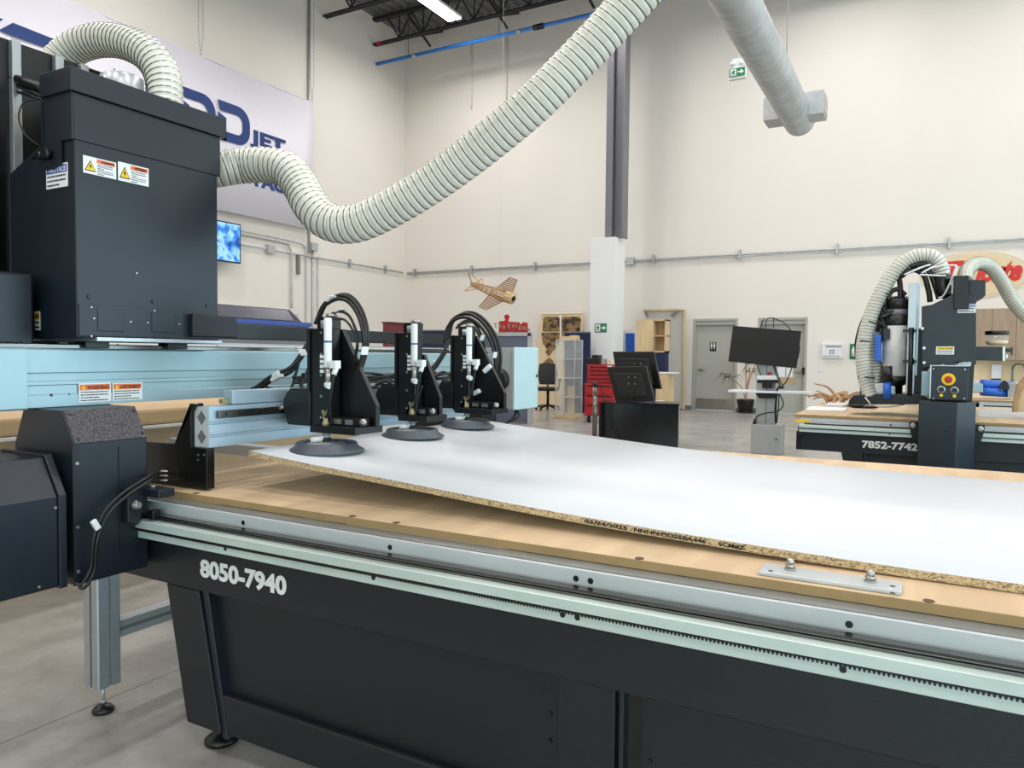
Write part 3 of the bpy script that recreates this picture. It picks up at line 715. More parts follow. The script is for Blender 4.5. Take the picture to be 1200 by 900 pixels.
# end cover; glints on the chamfer are painted into its colour
X0 = -2.30; YA, YB = 1.35, 1.60
prof = [(-2.63, .617), (X0, .617), (X0, 1.06), (-2.362, 1.163), (-2.575, 1.163), (-2.63, 1.045)]
cov = obj('end_cover', MB().prism([(x, YA, z) for x, z in prof], (0, YB - YA, 0)), PAINT, g, .004)
obj('glint_speckle_panel', MB().prism([(X0 + .001, YA + .004, 1.061), (X0 + .001, YB - .004, 1.061), (-2.3605, YB - .004, 1.162), (-2.3605, YA + .004, 1.162)], (.002, 0, .0013)), TEX, cov)
q = PX(140, 560, X0); obj('seam', MB().box(X0, X0 + .003, q.y - .003, q.y + .003, .70, 1.04), PAINT, cov)
obj('side_strip', MB().box(X0 - .004, X0 + .002, YA - .004, YA + .016, .617, 1.055), PAINT2, cov)
for z in (1.0, .80, .66):
    obj('cover_screw', MB().lathe([(.006, 0), (.005, .003)], (X0 + .001, YA + .01, z), (1, 0, 0), 10), STAINLESS, cov)
for yy in (YA + .02, YB - .015):
    for z, xx in ((1.075, X0 - .006), (1.148, -2.352)): obj('cover_screw', MB().lathe([(.005, 0), (.005, .004)], (xx, yy, z), (.85, 0, .5), 10), BLACK, cov)
obj('upright', MB().box(-2.58, -2.5, 1.34, 1.60, 1.16, 1.168), PAINT2, g, .002)
# second cover box nearest the viewer
prof = [(-2.75, .628), (X0, .628), (X0, .905), (-2.375, 1.022), (-2.75, 1.022)]
b2 = obj('end_cover', MB().prism([(x, .80, z) for x, z in prof], (0, .50, 0)), PAINT, g, .004)
obj('end_plate', MB().prism([(x, 1.30, z) for x, z in [(-2.62, .622), (X0 + .006, .622), (X0 + .006, .91), (-2.37, 1.03), (-2.62, 1.03)]], (0, .024, 0)), PAINT, b2, .003)
for px, py in ((65, 595), (46, 688)):
    q = PX(px, py, X0); obj('cover_screw', MB().lathe([(.005, 0), (.004, .003)], (X0, q.y, q.z), (1, 0, 0), 10), STAINLESS, b2)
obj('cover_latch', MB().box(-2.43, -2.39, 1.1, 1.16, 1.022, 1.04), BLACK, b2, .003)
# roller clamp on the front rail
cl = obj('roller_bracket', MB().prism([(X0 + .002, y_, z_) for y_, z_ in ((1.505, .79), (1.505, .90), (1.60, .90), (1.60, .875), (1.56, .86), (1.553, .79), (1.54, .775))], (.032, 0, 0)), PAINT, g, .003)
obj('bracket_arm', MB().box(X0 + .01, X0 + .115, 1.56, 1.62, .868, .895), PAINT, cl, .003)
obj('roller', MB().lathe([(.016, 0), (.016, .012), (.010, .016), (.010, .022)], (X0 + .034, 1.53, .845), (1, 0, 0), 20), STAINLESS, cl)
obj('wiper', MB().box(X0 + .04, X0 + .07, 1.57, 1.60, .79, .82), BLACK, cl, .003)
obj('bracket_screw', MB().lathe([(.009, 0), (.009, .008)], (X0 + .05, 1.585, .895), (0, 0, 1), 12), STAINLESS, cl)
# cable looping from the cover to the bracket plate
P_ = [PX(88, 684, X0 + .02), PX(96, 684, X0 + .03), PX(107, 664, X0 + .04), PX(110, 630, X0 + .05), PX(122, 600, X0 + .05), PX(145, 577, X0 + .05), PX(172, 560, X0 + .06)]
end = PY(214, 556, 1.745)
cable(g, P_ + [(P_[-1] + end) / 2 + V((0, -.02, .012)), end], .0055)
cable(g, [p + V((.004, .008, -.012)) for p in P_] + [(P_[-1] + end) / 2 + V((0, -.02, -.004)), end + V((.02, 0, -.012))], .0055)
q = PX(112, 615, X0 + .06); obj('cable_tag', MB().obox(q, (.012, .018, .034), Matrix.Rotation(.5, 3, 'X')), WHITEPL, g, .002)
q = PY(193, 557, 1.735); obj('cable_tag', MB().box(q.x - .012, q.x + .012, 1.725, 1.74, q.z - .02, q.z + .018), WHITEPL, g, .002)
# drag chain behind the beam
dcn = MB()
n = 36
for i in range(n):
    yy = 2.04 + i * .063
    if yy > 4.2: break
    dcn.box(-2.86, -2.75, yy, yy + .058, 1.42, 1.472); dcn.box(-2.745, -2.735, yy - .004, yy + .062, 1.413, 1.478); dcn.box(-2.875, -2.865, yy - .004, yy + .062, 1.413, 1.478)
obj('drag_chain', dcn, BLACK, g, .002)
obj('chain_tray', MB().box(-2.87, -2.75, 1.4, 4.2, 1.385, 1.392), GALV, g)
# electrical box on the far end
eb = obj('electrical_cabinet', MB().box(-2.60, -2.33, 4.22, 4.545, .997, 1.398), GREYPL, g, .004)
obj('cabinet_door', MB().box(-2.33, -2.318, 4.218, 4.55, .994, 1.402), PALEBLUE, eb, .004)  # grey cabinet side; the cyan daylight on it is put into the colour
obj('door_lock', MB().lathe([(.010, 0), (.010, .004)], (-2.318, 4.525, 1.21), (1, 0, 0), 14), BLACK, eb)
q = PY(585, 445, 4.22); obj('cable_gland', MB().lathe([(.075, 0), (.07, .02), (.05, .028)], (q.x, 4.22, q.z), (0, -1, 0), 28), BLACK, eb)
obj('hinge_strip', MB().box(-2.352, -2.345, 4.215, 4.22, 1.03, 1.37), ALU, eb)
for k in range(2): cable(eb, [(-2.36, 4.3, .998), (-2.35 + .03 * k, 4.28, .95), (-2.40, 4.22, .90), (-2.5, 4.15, .90)], .007)
obj('end_bracket', MB().box(-2.70, -2.5, 4.12, 4.3, .86, 1.166), PAINT2, g, .003)
obj('arm_end_bracket', MB().box(-2.545, -2.20, 3.445, 3.475, .87, 1.155), BLACK, g, .002)
# arm carrying the suction grippers
AX = -2.20; AY0, AY1 = 1.77, 3.44
ar = MB()
sec = [(AX, 1.013), (AX, 1.047), (AX - .006, 1.05), (AX - .006, 1.056), (AX, 1.059), (AX, 1.093), (AX - .006, 1.096), (AX - .006, 1.102), (AX, 1.105), (AX, 1.157), (AX - .075, 1.157), (AX - .075, 1.013)]
arm = obj('arm_extrusion', ar.prism([(x, AY0, z) for x, z in sec], (0, AY1 - AY0, 0)), EXTR, g)
obj('extrusion_end', MB().box(AX - .075, AX - .002, AY0 - .001, AY0, 1.013, 1.157), ENDALU, arm)
for zc in (1.05, 1.118):
    obj('slot_cavity', MB().prism([(AX - .0375, AY0 - .0015, zc - .026), (AX - .015, AY0 - .0015, zc), (AX - .0375, AY0 - .0015, zc + .026), (AX - .06, AY0 - .0015, zc)], (0, -.001, 0)), STEELGREY, arm)
r_ = obj('linear_rail', MB().box(AX, AX + .016, AY0 + .03, AY1, 1.115, 1.143), CHROME, arm, .002)
for i in range(27): obj('rail_bolt', MB().lathe([(.006, 0), (.006, .001)], (AX + .016, AY0 + .06 + i * .06, 1.129), (1, 0, 0), 10), BLACK, r_)
obj('cable_tray', MB().box(AX - .07, AX - .02, AY0 + .12, AY1, 1.16, 1.21), EXTR, arm, .002)
obj('tray_end', MB().box(AX - .06, AX - .035, AY0 + .09, AY0 + .12, 1.162, 1.18), BRASS, arm, .003)
random.seed(11)
for k in range(7):
    cable(g, [V((AX - .05 + random.uniform(-.015, .05), 2.22 + i * .15, 1.215 + random.uniform(.0, .05))) for i in range(9)], .006, name='arm_cable')
bz = [PY(*p, 1.752) for p in ((232, 474), (228, 474), (204, 520), (172, 518))]
obj('arm_bracket', MB().prism([(-2.545, 1.752, .868), (-2.192, 1.752, .868), (-2.192, 1.752, 1.012), (-2.275, 1.752, 1.012), (-2.275, 1.752, bz[0].z), (bz[1].x, 1.752, bz[0].z), (bz[2].x, 1.752, bz[2].z), (-2.545, 1.752, bz[3].z)], (0, .034, 0)), BLACK, g, .002)
for px, py in ((232, 533), (239, 533), (232, 539)):
    q = PY(px, py, 1.751); obj('bracket_screw', MB().lathe([(.004, 0), (.004, .002)], (q.x, 1.752, q.z), (0, -1, 0), 10), STAINLESS, g)

# ================================================================ router head
h = thing('router_head', 'tall charcoal router head cover with lid and warning stickers on the foreground gantry', 'machine head', (-2.6, 1.7, 1.37))
HX = -2.43; HY0, HY1 = 1.443, 2.0
lx = PY(12, 203, HY0); sl = PY(46, 172, HY0)
prof = [(HX, 1.395), (HX, 2.04), (sl.x, 2.04), (lx.x, lx.z), (lx.x, 1.395)]
hb = obj('cover_body', MB().prism([(x, HY0, z) for x, z in prof], (0, HY1 - HY0, 0)), PAINT, h, .004)
obj('side_flange', MB().box(lx.x - .012, lx.x + .004, HY0 - .006, HY0 + .012, 1.40, lx.z), PAINT2, hb, .002)
for k in range(5): obj('flange_screw', MB().lathe([(.004, 0), (.004, .003)], (lx.x + .012, HY0 - .001, 1.5 + k * .1), (0, -1, 0), 8), BLACK, hb)
lp = obj('lower_panel', MB().box(HX, HX + .004, HY0 + .005, HY1 - .003, 1.40, 1.505), PAINT, h, .0015)
for px0, px1, py0, py1 in ((114, 145.5, 361.5, 389), (177.5, 204.5, 365.5, 390)):
    a, b = PX(px0, py0, HX + .004), PX(px1, py1, HX + .004)
    obj('access_cover', MB().box(HX + .003, HX + .0065, a.y, b.y, b.z, a.z), PAINT, lp, .003)
for px, py in ((107, 360), (181, 364), (153, 377), (173, 378), (210, 380), (110, 373), (161, 320), (107, 394)):
    q = PX(px, py, HX + .004); obj('panel_screw', MB().lathe([(.003, 0), (.003, .0015)], (HX + (.0045 if py > 350 else 0.0005), q.y, q.z), (1, 0, 0), 8), STAINLESS, lp)
for px, py in ((105, 347.5), (180, 353), (243, 358)):
    q = PX(px, py, HX); obj('panel_lug', MB().lathe([(.009, 0), (.008, .004)], (HX, q.y, q.z), (1, 0, 0), 12), BLACK, hb)
# sensor block on the lower right corner
a, b = PX(224, 369, HX + .02), PX(276, 396, HX + .02)
obj('sensor_block', MB().box(HX, HX + .03, a.y, b.y, b.z, a.z + .004), PAINT2, h, .004)
# lid
z0 = PX(86, 163, HX).z; z1 = PX(87, 108, HX).z; z2 = PX(87, 80, HX).z
lid = obj('lid', MB().box(-2.615, HX + .004, HY0 - .004, HY1 + .012, z0, z1), PAINT, h, .003)
lxx = PY(46, 115, HY0 - .02).x
obj('lid_cap', MB().box(lxx + .0, HX + .016, HY0 - .02, HY1 + .03, z1, z2), PAINT, lid, .003)
obj('lid_side', MB().prism([(x_, HY0 - .004, z_) for x_, z_ in ((lxx + .012, z1), (HX + .002, z1), (HX + .002, z0), (-2.49, z0), (-2.49, z0 - .075), (-2.535, z0 - .085), (lxx + .012, z0 - .085))], (0, -.006, 0)), PAINT, lid)
obj('cap_rear', MB().box(lxx, -2.6, HY0 - .004, HY1 + .01, z0 - .06, z1), PAINT, lid, .003)
q = PY(57, 182, HY0 - .01)
obj('latch', MB().cyl((q.x - .07, HY0 - .02, q.z), (q.x + .02, HY0 - .02, q.z), .008, 10).lathe([(.016, 0), (.016, .02)], (q.x + .01, HY0 - .012, q.z), (0, -1, 0), 14).lathe([(.012, 0), (.012, .02)], (q.x - .03, HY0 - .012, q.z), (0, -1, 0), 14), BLACK, lid)
# stickers
label_on(hb, 'notice_sticker', HY0 - .001, 54.5, 80, 195, 218, LBLUE, .32, 3, 'NOTICE', LABEL, None, ax=1, labelname='white notice sticker with a blue heading')
label_on(hb, 'warning_sticker', HX + .001, 97, 136, 181.5, 210.5, ORANGE, .22, 6, 'WARNING', BLACKINK, 'big', labelname='yellow triangle high voltage sticker')
label_on(hb, 'warning_sticker', HX + .001, 138, 174, 189, 219, ORANGE, .22, 6, 'AVERTISSEMENT', BLACKINK, 'big', labelname='second yellow triangle high voltage sticker')
label_on(hb, 'caution_sticker', HY0 - .001, 41, 47.5, 365, 387, YELLOW, .38, 2, 'CAUTION', BLACKINK, None, ax=1)
# carriage under the cover
obj('carriage_plate', MB().box(-2.74, HX + .012, HY0 + .06, HY1 + .01, 1.383, 1.397), ALU, h, .002)
for px in (112, 206): 
    q = PX(px, 408, -2.5); obj('carriage_block', MB().box(-2.55, -2.49, q.y - .04, q.y + .045, 1.360, 1.384), BLACK, h, .003)
# tower plate with vertical rails behind
zt = 2.47
tw = obj('tower_plate', MB().box(-3.0, -2.92, 1.05, 1.85, 1.20, zt), BLACK, h, .004)
for px in ((13, 24), (64, 74), (94, 103)):
    a, b = PX(px[0], 50, -2.9), PX(px[1], 50, -2.9)
    rr = obj('vertical_rail', MB().box(-2.92, -2.895, a.y, b.y, 1.3, zt - .004), ALU, tw, .002)
obj('spindle_housing', MB().box(-2.915, PY(40, 360, 1.41).x, 1.08, 1.41, 1.30, PY(40, 321, 1.41).z), PAINT, h, .01)
obj('motor_stub', MB().lathe([(.075, 0), (.075, PX(143, 87, -2.66).z - z2), (.065, PX(143, 85, -2.66).z - z2)], (-2.70, PX(143, 100, -2.70).y, z2), (0, 0, 1), 28), ALU, h)
# braided cables entering from the left
for k, (y0, y1, rr) in enumerate(((86, 103, .017), (94, 113, .007), (100, 116, .006))):
    cable(h, [PD(-40, y0 - 16, 2.75), PD(0, y0, 2.72), PD(28, y0 + 10, 2.68), PD(50, y1 + 1, 2.66)], rr)
cable(h, [PX(44, 116, -2.8), PX(28, 120, -2.82), PX(22, 138, -2.82), PX(30, 158, -2.8), PX(46, 171, -2.78)], .003)

# clear plastic hoses on the head
t = thing('extraction_hose', 'short ribbed cream hose looping from the head lid to its tower', 'hose', (-2.6, 1.9, z2))
b0 = PX(193, 118, -2.62)
hose(t, [V((-2.62, b0.y, z2 - .01)), V((-2.62, b0.y, z2 + .03)), PX(191, 92, -2.66), PX(176, 66, -2.74), PX(150, 51, -2.88), PX(120, 47, -3.04), PX(92, 54, -3.17), PX(68, 72, -3.25), PX(52, 105, -3.28), PX(46, 150, -3.28)], .066, .0265)
obj('hose_collar', MB().lathe([(.072, 0), (.076, .008), (.070, .016), (.070, .03), (.074, .036), (.070, .045)], (-2.62, b0.y, z2), (0, 0, 1), 32), HOSECLAMP, t)
t = thing('extraction_hose', 'long ribbed cream hose sweeping from the head side up over the table', 'hose', (-2.6, 2.05, 2.05))
HP = [V((-2.6, 2.03, 2.075)), V((-2.59, 2.10, 2.075)), PD(287, 194, 3.06), PD(312, 193.5, 3.04), PD(336, 199, 3.0), PD(352, 218, 2.96), PD(366, 243, 2.9), PD(388, 261, 2.86), PD(420, 261, 2.82), PD(465, 240, 2.78), PD(515, 209, 2.74), PD(570, 168, 2.68), PD(625, 122, 2.62), PD(675, 72, 2.58), PD(722, 22, 2.54), PD(765, -26, 2.5), PD(810, -80, 2.5), PD(870, -160, 2.52)]
HP[1] = (HP[0] + HP[2]) / 2
hose(t, HP, .070, .0275)
e_ = HP[-1]
obj('drop_pipe', MB().tube(smooth_path([e_ + (HP[-2] - e_) * .25, e_, e_ + (e_ - HP[-2]) * .6 + V((0, 0, .1)), e_ + (e_ - HP[-2]) * .9 + V((0, 0, .6)), e_ + (e_ - HP[-2]) * .95 + V((0, 0, 7.6))], 8), .078, 24), GALV, t)
obj('hose_collar', MB().lathe([(.076, 0), (.078, .01), (.074, .02), (.074, .05), (.079, .06), (.074, .07)], (-2.6, 2.014, 2.075), (0, 1, 0), 32), HOSECLAMP, t)

# ================================================================ suction grippers
def gripper(label, cx, cy, gus, hoses):
    cz = board_z(cx) + .001
    t = thing('suction_gripper', label, 'suction gripper', (cx, cy, cz), 'suction grippers on the lifting arm')
    c = V((cx, cy, cz))
    B = lambda x0, x1, y0, y1, z0, z1: MB().box(cx + x0, cx + x1, cy + y0, cy + y1, cz + z0, cz + z1)
    cup = obj('suction_cup', MB().lathe([(.140, 0), (.139, .004), (.116, .018), (.112, .030), (.106, .034), (.078, .030), (.070, .024), (.03, .026)], c, (0, 0, 1), 48), CUP, t)
    obj('hub', MB().lathe([(.075, .024), (.07, .0275), (.03, .03), (.022, .034)], c, (0, 0, 1), 32).cyl(c + V((0, 0, .03)), c + V((0, 0, .072)), .014, 16), GREYPL, cup)
    obj('fitting', MB().lathe([(.02, .03), (.02, .045), (.014, .05)], c, (0, 0, 1), 6), BLACK, cup)
    obj('elbow', MB().cyl(c + V((-.012, -.01, .045)), c + V((-.045, -.035, .038)), .011, 12).ball(c + V((-.012, -.01, .045)), .013), WHITEPL, cup)
    bw = .165 if gus > .15 else .10
    bp_ = obj('base_plate', B(-.055, bw, -.03, .125, .068, .094), BLACK, t, .002)
    obj('base_block', B(-.05, bw - .02, .02, .075, .094, .125), BLACK, t, .002)
    for sx in (.02, .075):
        if sx < bw - .03: obj('slot_plate', B(sx, sx + .035, .017, .02, .10, .118), STAINLESS, bp_)
    obj('clamp_screw', MB().lathe([(.013, 0), (.013, .01), (.006, .011)], c + V((bw - .012, .03, .112)), (.3, -1, 0), 16), STAINLESS, bp_)
    post = obj('post', B(-.098, .0, .02, .075, .075, .455), BLACK, t, .003)
    obj('post_head', B(-.075, -.005, .03, .085, .455, .50), BLACK, post, .002)
    obj('side_plate', B(-.108, -.098, .01, .08, .10, .455), BLACK, post, .0015)
    obj('cylinder_cap', MB().lathe([(.022, 0), (.022, .008), (.018, .012)], c + V((-.012, .04, .50)), (0, 0, 1), 20), STAINLESS, post)
    obj('cylinder_collar', MB().cyl(c + V((-.018, .02, .455)), c + V((-.018, .02, .485)), .022, 20), ALU, post)
    for k in range(5): obj('post_screw', MB().lathe([(.005, 0), (.005, .002)], c + V((-.045, .02, .12 + k * .08)), (0, -1, 0), 8), STAINLESS, post)
    gb = .455 if gus > .15 else .36
    obj('gusset', MB().prism([c + V(p) for p in ((-.02, .082, gb), (.0, .082, gb), (gus, .082, .17), (gus, .082, .09), (-.02, .082, .09))], (0, .022, 0)), BLACK, t, .0015)
    # slide block between arm rail and post
    ax = AX + .016 - cx
    obj('slide_block', MB().prism([c + V((x, .03, z)) for x, z in ((ax, .125), (ax + .02, .085), (-.1, .085), (-.1, .225), (ax + .02, .225), (ax, .19))], (0, .10, 0)), BLACK, t, .003)
    obj('slide_plate', MB().prism([c + V((x, .012, z)) for x, z in ((ax + .005, .14), (ax + .028, .085), (-.095, .085), (-.095, .215), (ax + .025, .215), (ax + .005, .18))], (0, .018, 0)), BLACK, t, .002)
    obj('block_screw', MB().lathe([(.007, 0), (.007, .02)], c + V((ax + .002, .02, .15)), (0, -1, 0), 12), STAINLESS, t)
    # white ejector with tee
    ej = obj('ejector_tube', MB().lathe([(.014, .31), (.0145, .32), (.0145, .488), (.0125, .493)], c + V((.018, -.012, 0)), (0, 0, 1), 22), WHITEPL, t)
    obj('blue_band', MB().lathe([(.0151, .402), (.0151, .409)], c + V((.018, -.012, 0)), (0, 0, 1), 22), LBLUE, ej)
    obj('tee', MB().cyl(c + V((.018, -.012, .327)), c + V((.075, -.028, .322)), .011, 14).box(cx + .058, cx + .084, cy - .045, cy - .016, cz + .308, cz + .336).cyl(c + V((.075, -.03, .31)), c + V((.072, -.04, .285)), .010, 12), WHITEPL, ej)
    obj('silencer', MB().lathe([(.010, .25), (.010, .312)], c + V((.018, -.012, 0)), (0, 0, 1), 16), STAINLESS, ej)
    obj('lower_elbow', MB().ball(c + V((.018, -.012, .246)), .014).cyl(c + V((.018, -.012, .246)), c + V((.040, -.028, .242)), .011, 12), WHITEPL, ej)
    fl = MB()
    for k in range(4): fl.box(cx - .012, cx + .004, cy - .022, cy - .004, cz + .29 + k * .018, cz + .302 + k * .018)
    obj('mounting_clip', fl, WHITEPL, ej)
    obj('valve', MB().lathe([(.014, .094), (.014, .108), (.010, .112), (.010, .128)], c + V((.006, -.012, 0)), (0, 0, 1), 6).bar(c + V((.006, -.012, .125)), c + V((-.008, -.012, .15)), .008).bar(c + V((.006, -.012, .125)), c + V((.018, -.012, .152)), .008), BRASS, t)
    cable(t, [c + V((.072, -.04, .285)), c + V((.058, -.04, .21)), c + V((.03, -.025, .14)), c + V((.008, -.015, .125))], .0055)
    for pts, rr in hoses: cable(t, pts, rr, name='air_hose')
    return t
def arc(pxs, y0, y1, off=(0, 0, 0)):
    n = len(pxs) - 1
    return [PY(a, b, y0 + (y1 - y0) * i / n) + V(off) for i, (a, b) in enumerate(pxs)]
A1 = [(371, 376), (380, 357), (396, 347), (410, 350), (422, 367), (428, 392), (426, 415), (418, 437), (404, 452)]
A2 = [(384, 371), (396, 365), (408, 369), (416, 384), (419, 400), (415, 424), (409, 438)]
A3 = [(392, 374), (404, 375), (414, 388), (419, 405), (414, 428)]
SP = [(362, 400), (352, 416), (340, 431), (318, 441), (298, 456), (288, 463)]
h1 = [(arc(A1, 2.14, 2.2), .0085), (arc(A1, 2.16, 2.22, (.012, 0, .004)), .0075), (arc(A1, 2.12, 2.18, (-.008, 0, -.012)), .007), (arc(A2, 2.12, 2.18), .0055), (arc(A3, 2.1, 2.16), .0045),
      (arc(SP, 2.3, 2.15, (0, 0, .0)), .0085), (arc(SP, 2.33, 2.18, (0.0, 0, -.018)), .0085), (arc([(366, 420), (358, 440), (352, 456), (350, 474)], 2.25, 2.2), .006), (arc([(352, 418), (346, 440), (340, 455), (322, 456), (305, 452), (290, 458)], 2.3, 2.22), .006), (arc([(345, 440), (352, 450), (358, 462)], 2.3, 2.22), .006)]
g1 = gripper('nearest suction gripper, on the left end of the white sheet, with big hose arc', -1.945, 2.085, .168, h1)
q = PY(324, 441, 2.22); obj('cable_tag', MB().obox(q, (.055, .03, .03), Matrix.Rotation(-.45, 3, 'Y')), WHITEPL, g1, .004)
SP2 = [(524, 405), (512, 424), (500, 437), (488, 447), (478, 452), (468, 450), (455, 446), (440, 450)]
h2 = [(arc([(495, 452), (489, 470), (486, 488)], 2.66, 2.64), .0045), (arc([(440, 452), (452, 447), (462, 452), (470, 456)], 2.66, 2.7), .007), (arc([(424, 456), (440, 454), (455, 458), (468, 460)], 2.62, 2.7), .006)]
C2 = PX(483, 511, -1.965)
gripper('middle suction gripper on the white sheet, with short gusset and no hose arc', -1.965, C2.y, .09, h2)
B1 = [(523, 398), (528, 378), (543, 368), (560, 373), (576, 393), (583, 417), (580, 440), (568, 458), (550, 466)]
B2 = [(536, 382), (546, 376), (557, 380), (565, 396), (568, 414), (564, 428)]
h3 = [(arc(B1, 3.3, 3.36), .0095), (arc(B1, 3.32, 3.4, (.018, 0, .008)), .009), (arc(B1, 3.28, 3.34, (-.014, 0, -.018)), .0085), (arc(B2, 3.28, 3.34), .007), (arc(B2, 3.26, 3.32, (-.01, 0, -.012)), .006),
      (arc(SP2, 3.3, 2.9), .0085), (arc(SP2, 3.33, 2.92, (.0, 0, -.022)), .0085), (arc(SP2, 3.35, 2.94, (-.02, 0, -.03)), .007)]
C3 = PX(547, 499, -1.99)
g3 = gripper('farthest suction gripper beside the daylight-tinted electrical cabinet, with triple hose arc', -1.99, C3.y, .168, h3)
q = PY(556, 461, 3.2); obj('cable_tag', MB().obox(q, (.07, .02, .022), Matrix.Rotation(-.45, 3, 'Y')), WHITEPL, g3, .003)
q = PY(571, 432, 3.2); obj('cable_tag', MB().obox(q, (.05, .02, .022), Matrix.Rotation(-.7, 3, 'Y')), WHITEPL, g3, .003)
for gg, lst in ((g1, ((388, 350, .8), (427.5, 411, .2), (355, 413, -.6), (398, 364, 1.2))), (g3, ((580, 416, .2), (565, 396, .4), (511, 425, -.7)))):
    for px, py, an in lst:
        q = PY(px, py, 2.13 if gg == g1 else 3.28); obj('cable_tie', MB().obox(q, (.004, .035, .03), Matrix.Rotation(an, 3, 'Y')), WHITEPL, gg)

# ================================================================ outfeed table and stacked boards at far left
t = thing('outfeed_stand', 'aluminium profile stand with levelling foot at the left of the foreground table', 'stand', (-2.65, 1.655, 0))
def profile_leg(x, y, z0, z1):
    b = MB(); s = .045
    pts = []
    for qx, qy in ((1, 0), (0, 1), (-1, 0), (0, -1)):
        px_, py_ = -qy, qx
        for a_, d_ in ((-.9, 1), (-.12, 1), (-.12, .78), (.12, .78), (.12, 1), (.9, 1)):
            pts.append((x + s * (qx * d_ + px_ * a_), y + s * (qy * d_ + py_ * a_), z0))
    return b.prism(pts, (0, 0, z1 - z0))
for lx_, ly in ((-2.66, 1.66), (-2.66, 2.9), (-3.9, 2.9)):
    lg = obj('leg', profile_leg(lx_, ly, .105, .80), ALU, t, .001)
    ft = obj('levelling_foot', MB().lathe([(.038, 0), (.039, .01), (.028, .022), (.012, .03)], (lx_, ly, 0), (0, 0, 1), 20), RUBBER, t)
    obj('foot_screw', MB().cyl((lx_, ly, .03), (lx_, ly, .105), .007, 10).lathe([(.011, 0), (.011, .01)], (lx_, ly, .034), (0, 0, 1), 6), GALV, ft)
obj('cross_rail', MB().box(-2.69, -2.63, 1.705, 2.86, .27, .335), GALV, t, .003)
obj('rail_slot', MB().box(-2.632, -2.6285, 1.71, 2.855, .296, .309), BASEB, t)
obj('top_rail', MB().box(-2.70, -2.62, 1.66, 2.9, .78, .84).box(-3.9, -2.66, 2.86, 2.94, .78, .84), ALU, t, .003)
zk = PX(100, 483, -4.2); 
t = thing('board_stack', 'pack of tan boards lying behind the gantry at the left edge', 'board stack', (-4.7, 3.0, .7))
a0, a1, a2 = PX(190, 478.5, -4.2), PX(190, 497, -4.2), PX(190, 500.5, -4.2)
obj('wrapped_pack', MB().box(-5.2, -4.2, 1.2, 5.2, a1.z, a0.z), KRAFT, t, .02)
obj('bottom_board', MB().box(-5.25, -4.17, 1.2, 5.2, a2.z, a1.z - .001), SILL, t, .002)
obj('bearer', MB().box(-5.0, -4.9, 1.4, 5.0, 0, a2.z).box(-4.4, -4.3, 1.4, 5.0, 0, a2.z), MDFEDGE, t)
obj('cover_sheet', MB().box(-4.3, -4.295, 1.5, 4.9, .1, a2.z), MDF, t)
# ================================================================ second and third routing tables
cnc_table('cnc_table', 'dark routing table in the middle distance at right, numbered 7852-7742', 1.64, 5.14, 3.6, '7852-7742', -2.077, .405, .078)
t2 = bpy.context.scene.objects['cnc_table.001']
a, b = PY(931, 496, 6.768), PY(949, 500, 6.768); obj('yellow_sticker', MB().box(a.x, b.x, 6.766, 6.77, .80, .822), YELLOW, t2)
q3 = PZ(1165, 469, .862)
t3 = cnc_table('cnc_table', 'pale railed routing table farthest back at right, with blue rollers on it', 3.15, q3.y - 1.70, 2.5, '.', -2.0, .01, .01)
for o in list(t3.children):
    if o.name.startswith('number_lettering'): bpy.data.objects.remove(o)

g2 = thing('cnc_gantry', 'charcoal gantry post with emergency stop panel on the second table', 'machine gantry', (.15, 6.6, .5))
FY2 = 6.45
A_ = [PY(1076, 500, FY2).x, PY(1121, 500, FY2).x, PY(1143, 500, FY2 + .16).x]
zt2, zb2 = PY(1100, 471, FY2).z, PY(1100, 549, FY2).z
obj('end_cover', MB().prism([(A_[0], FY2, zb2), (A_[1], FY2, zb2), (A_[2], FY2 + .16, zb2), (A_[2], 6.72, zb2), (A_[0], 6.72, zb2)], (0, 0, zt2 - zb2)), PAINT, g2, .004)
obj('cover_slot', MB().box(A_[0] + .165, A_[0] + .20, FY2 - .001, FY2, .80, .82), BLACKINK, g2)
obj('cover_slot', MB().box(A_[0] + .11, A_[0] + .118, FY2 - .001, FY2, .83, .88), BLACK, g2)
for s, xx in ((-1, A_[0]), (1, A_[2])):
    rb = obj('roller_bracket', MB().prism([(xx, 6.66, .86), (xx + s * .065, 6.66, .855), (xx + s * .06, 6.66, .80), (xx + s * .04, 6.66, .72), (xx, 6.66, .72)], (0, .03, 0)), BLACK, g2, .002)
    obj('roller', MB().lathe([(.022, 0), (.022, .01), (.012, .012)], (xx + s * .035, 6.66, .825), (0, -1, 0), 18), STAINLESS, rb)
obj('beam', MB().box(-.02, .26, 6.45 + .27, 9.2, 1.06, 1.25), BEAM, g2, .004)
obj('far_cover', MB().box(-.02, .30, 8.9, 9.2, .6, 1.06), PAINT, g2, .004)
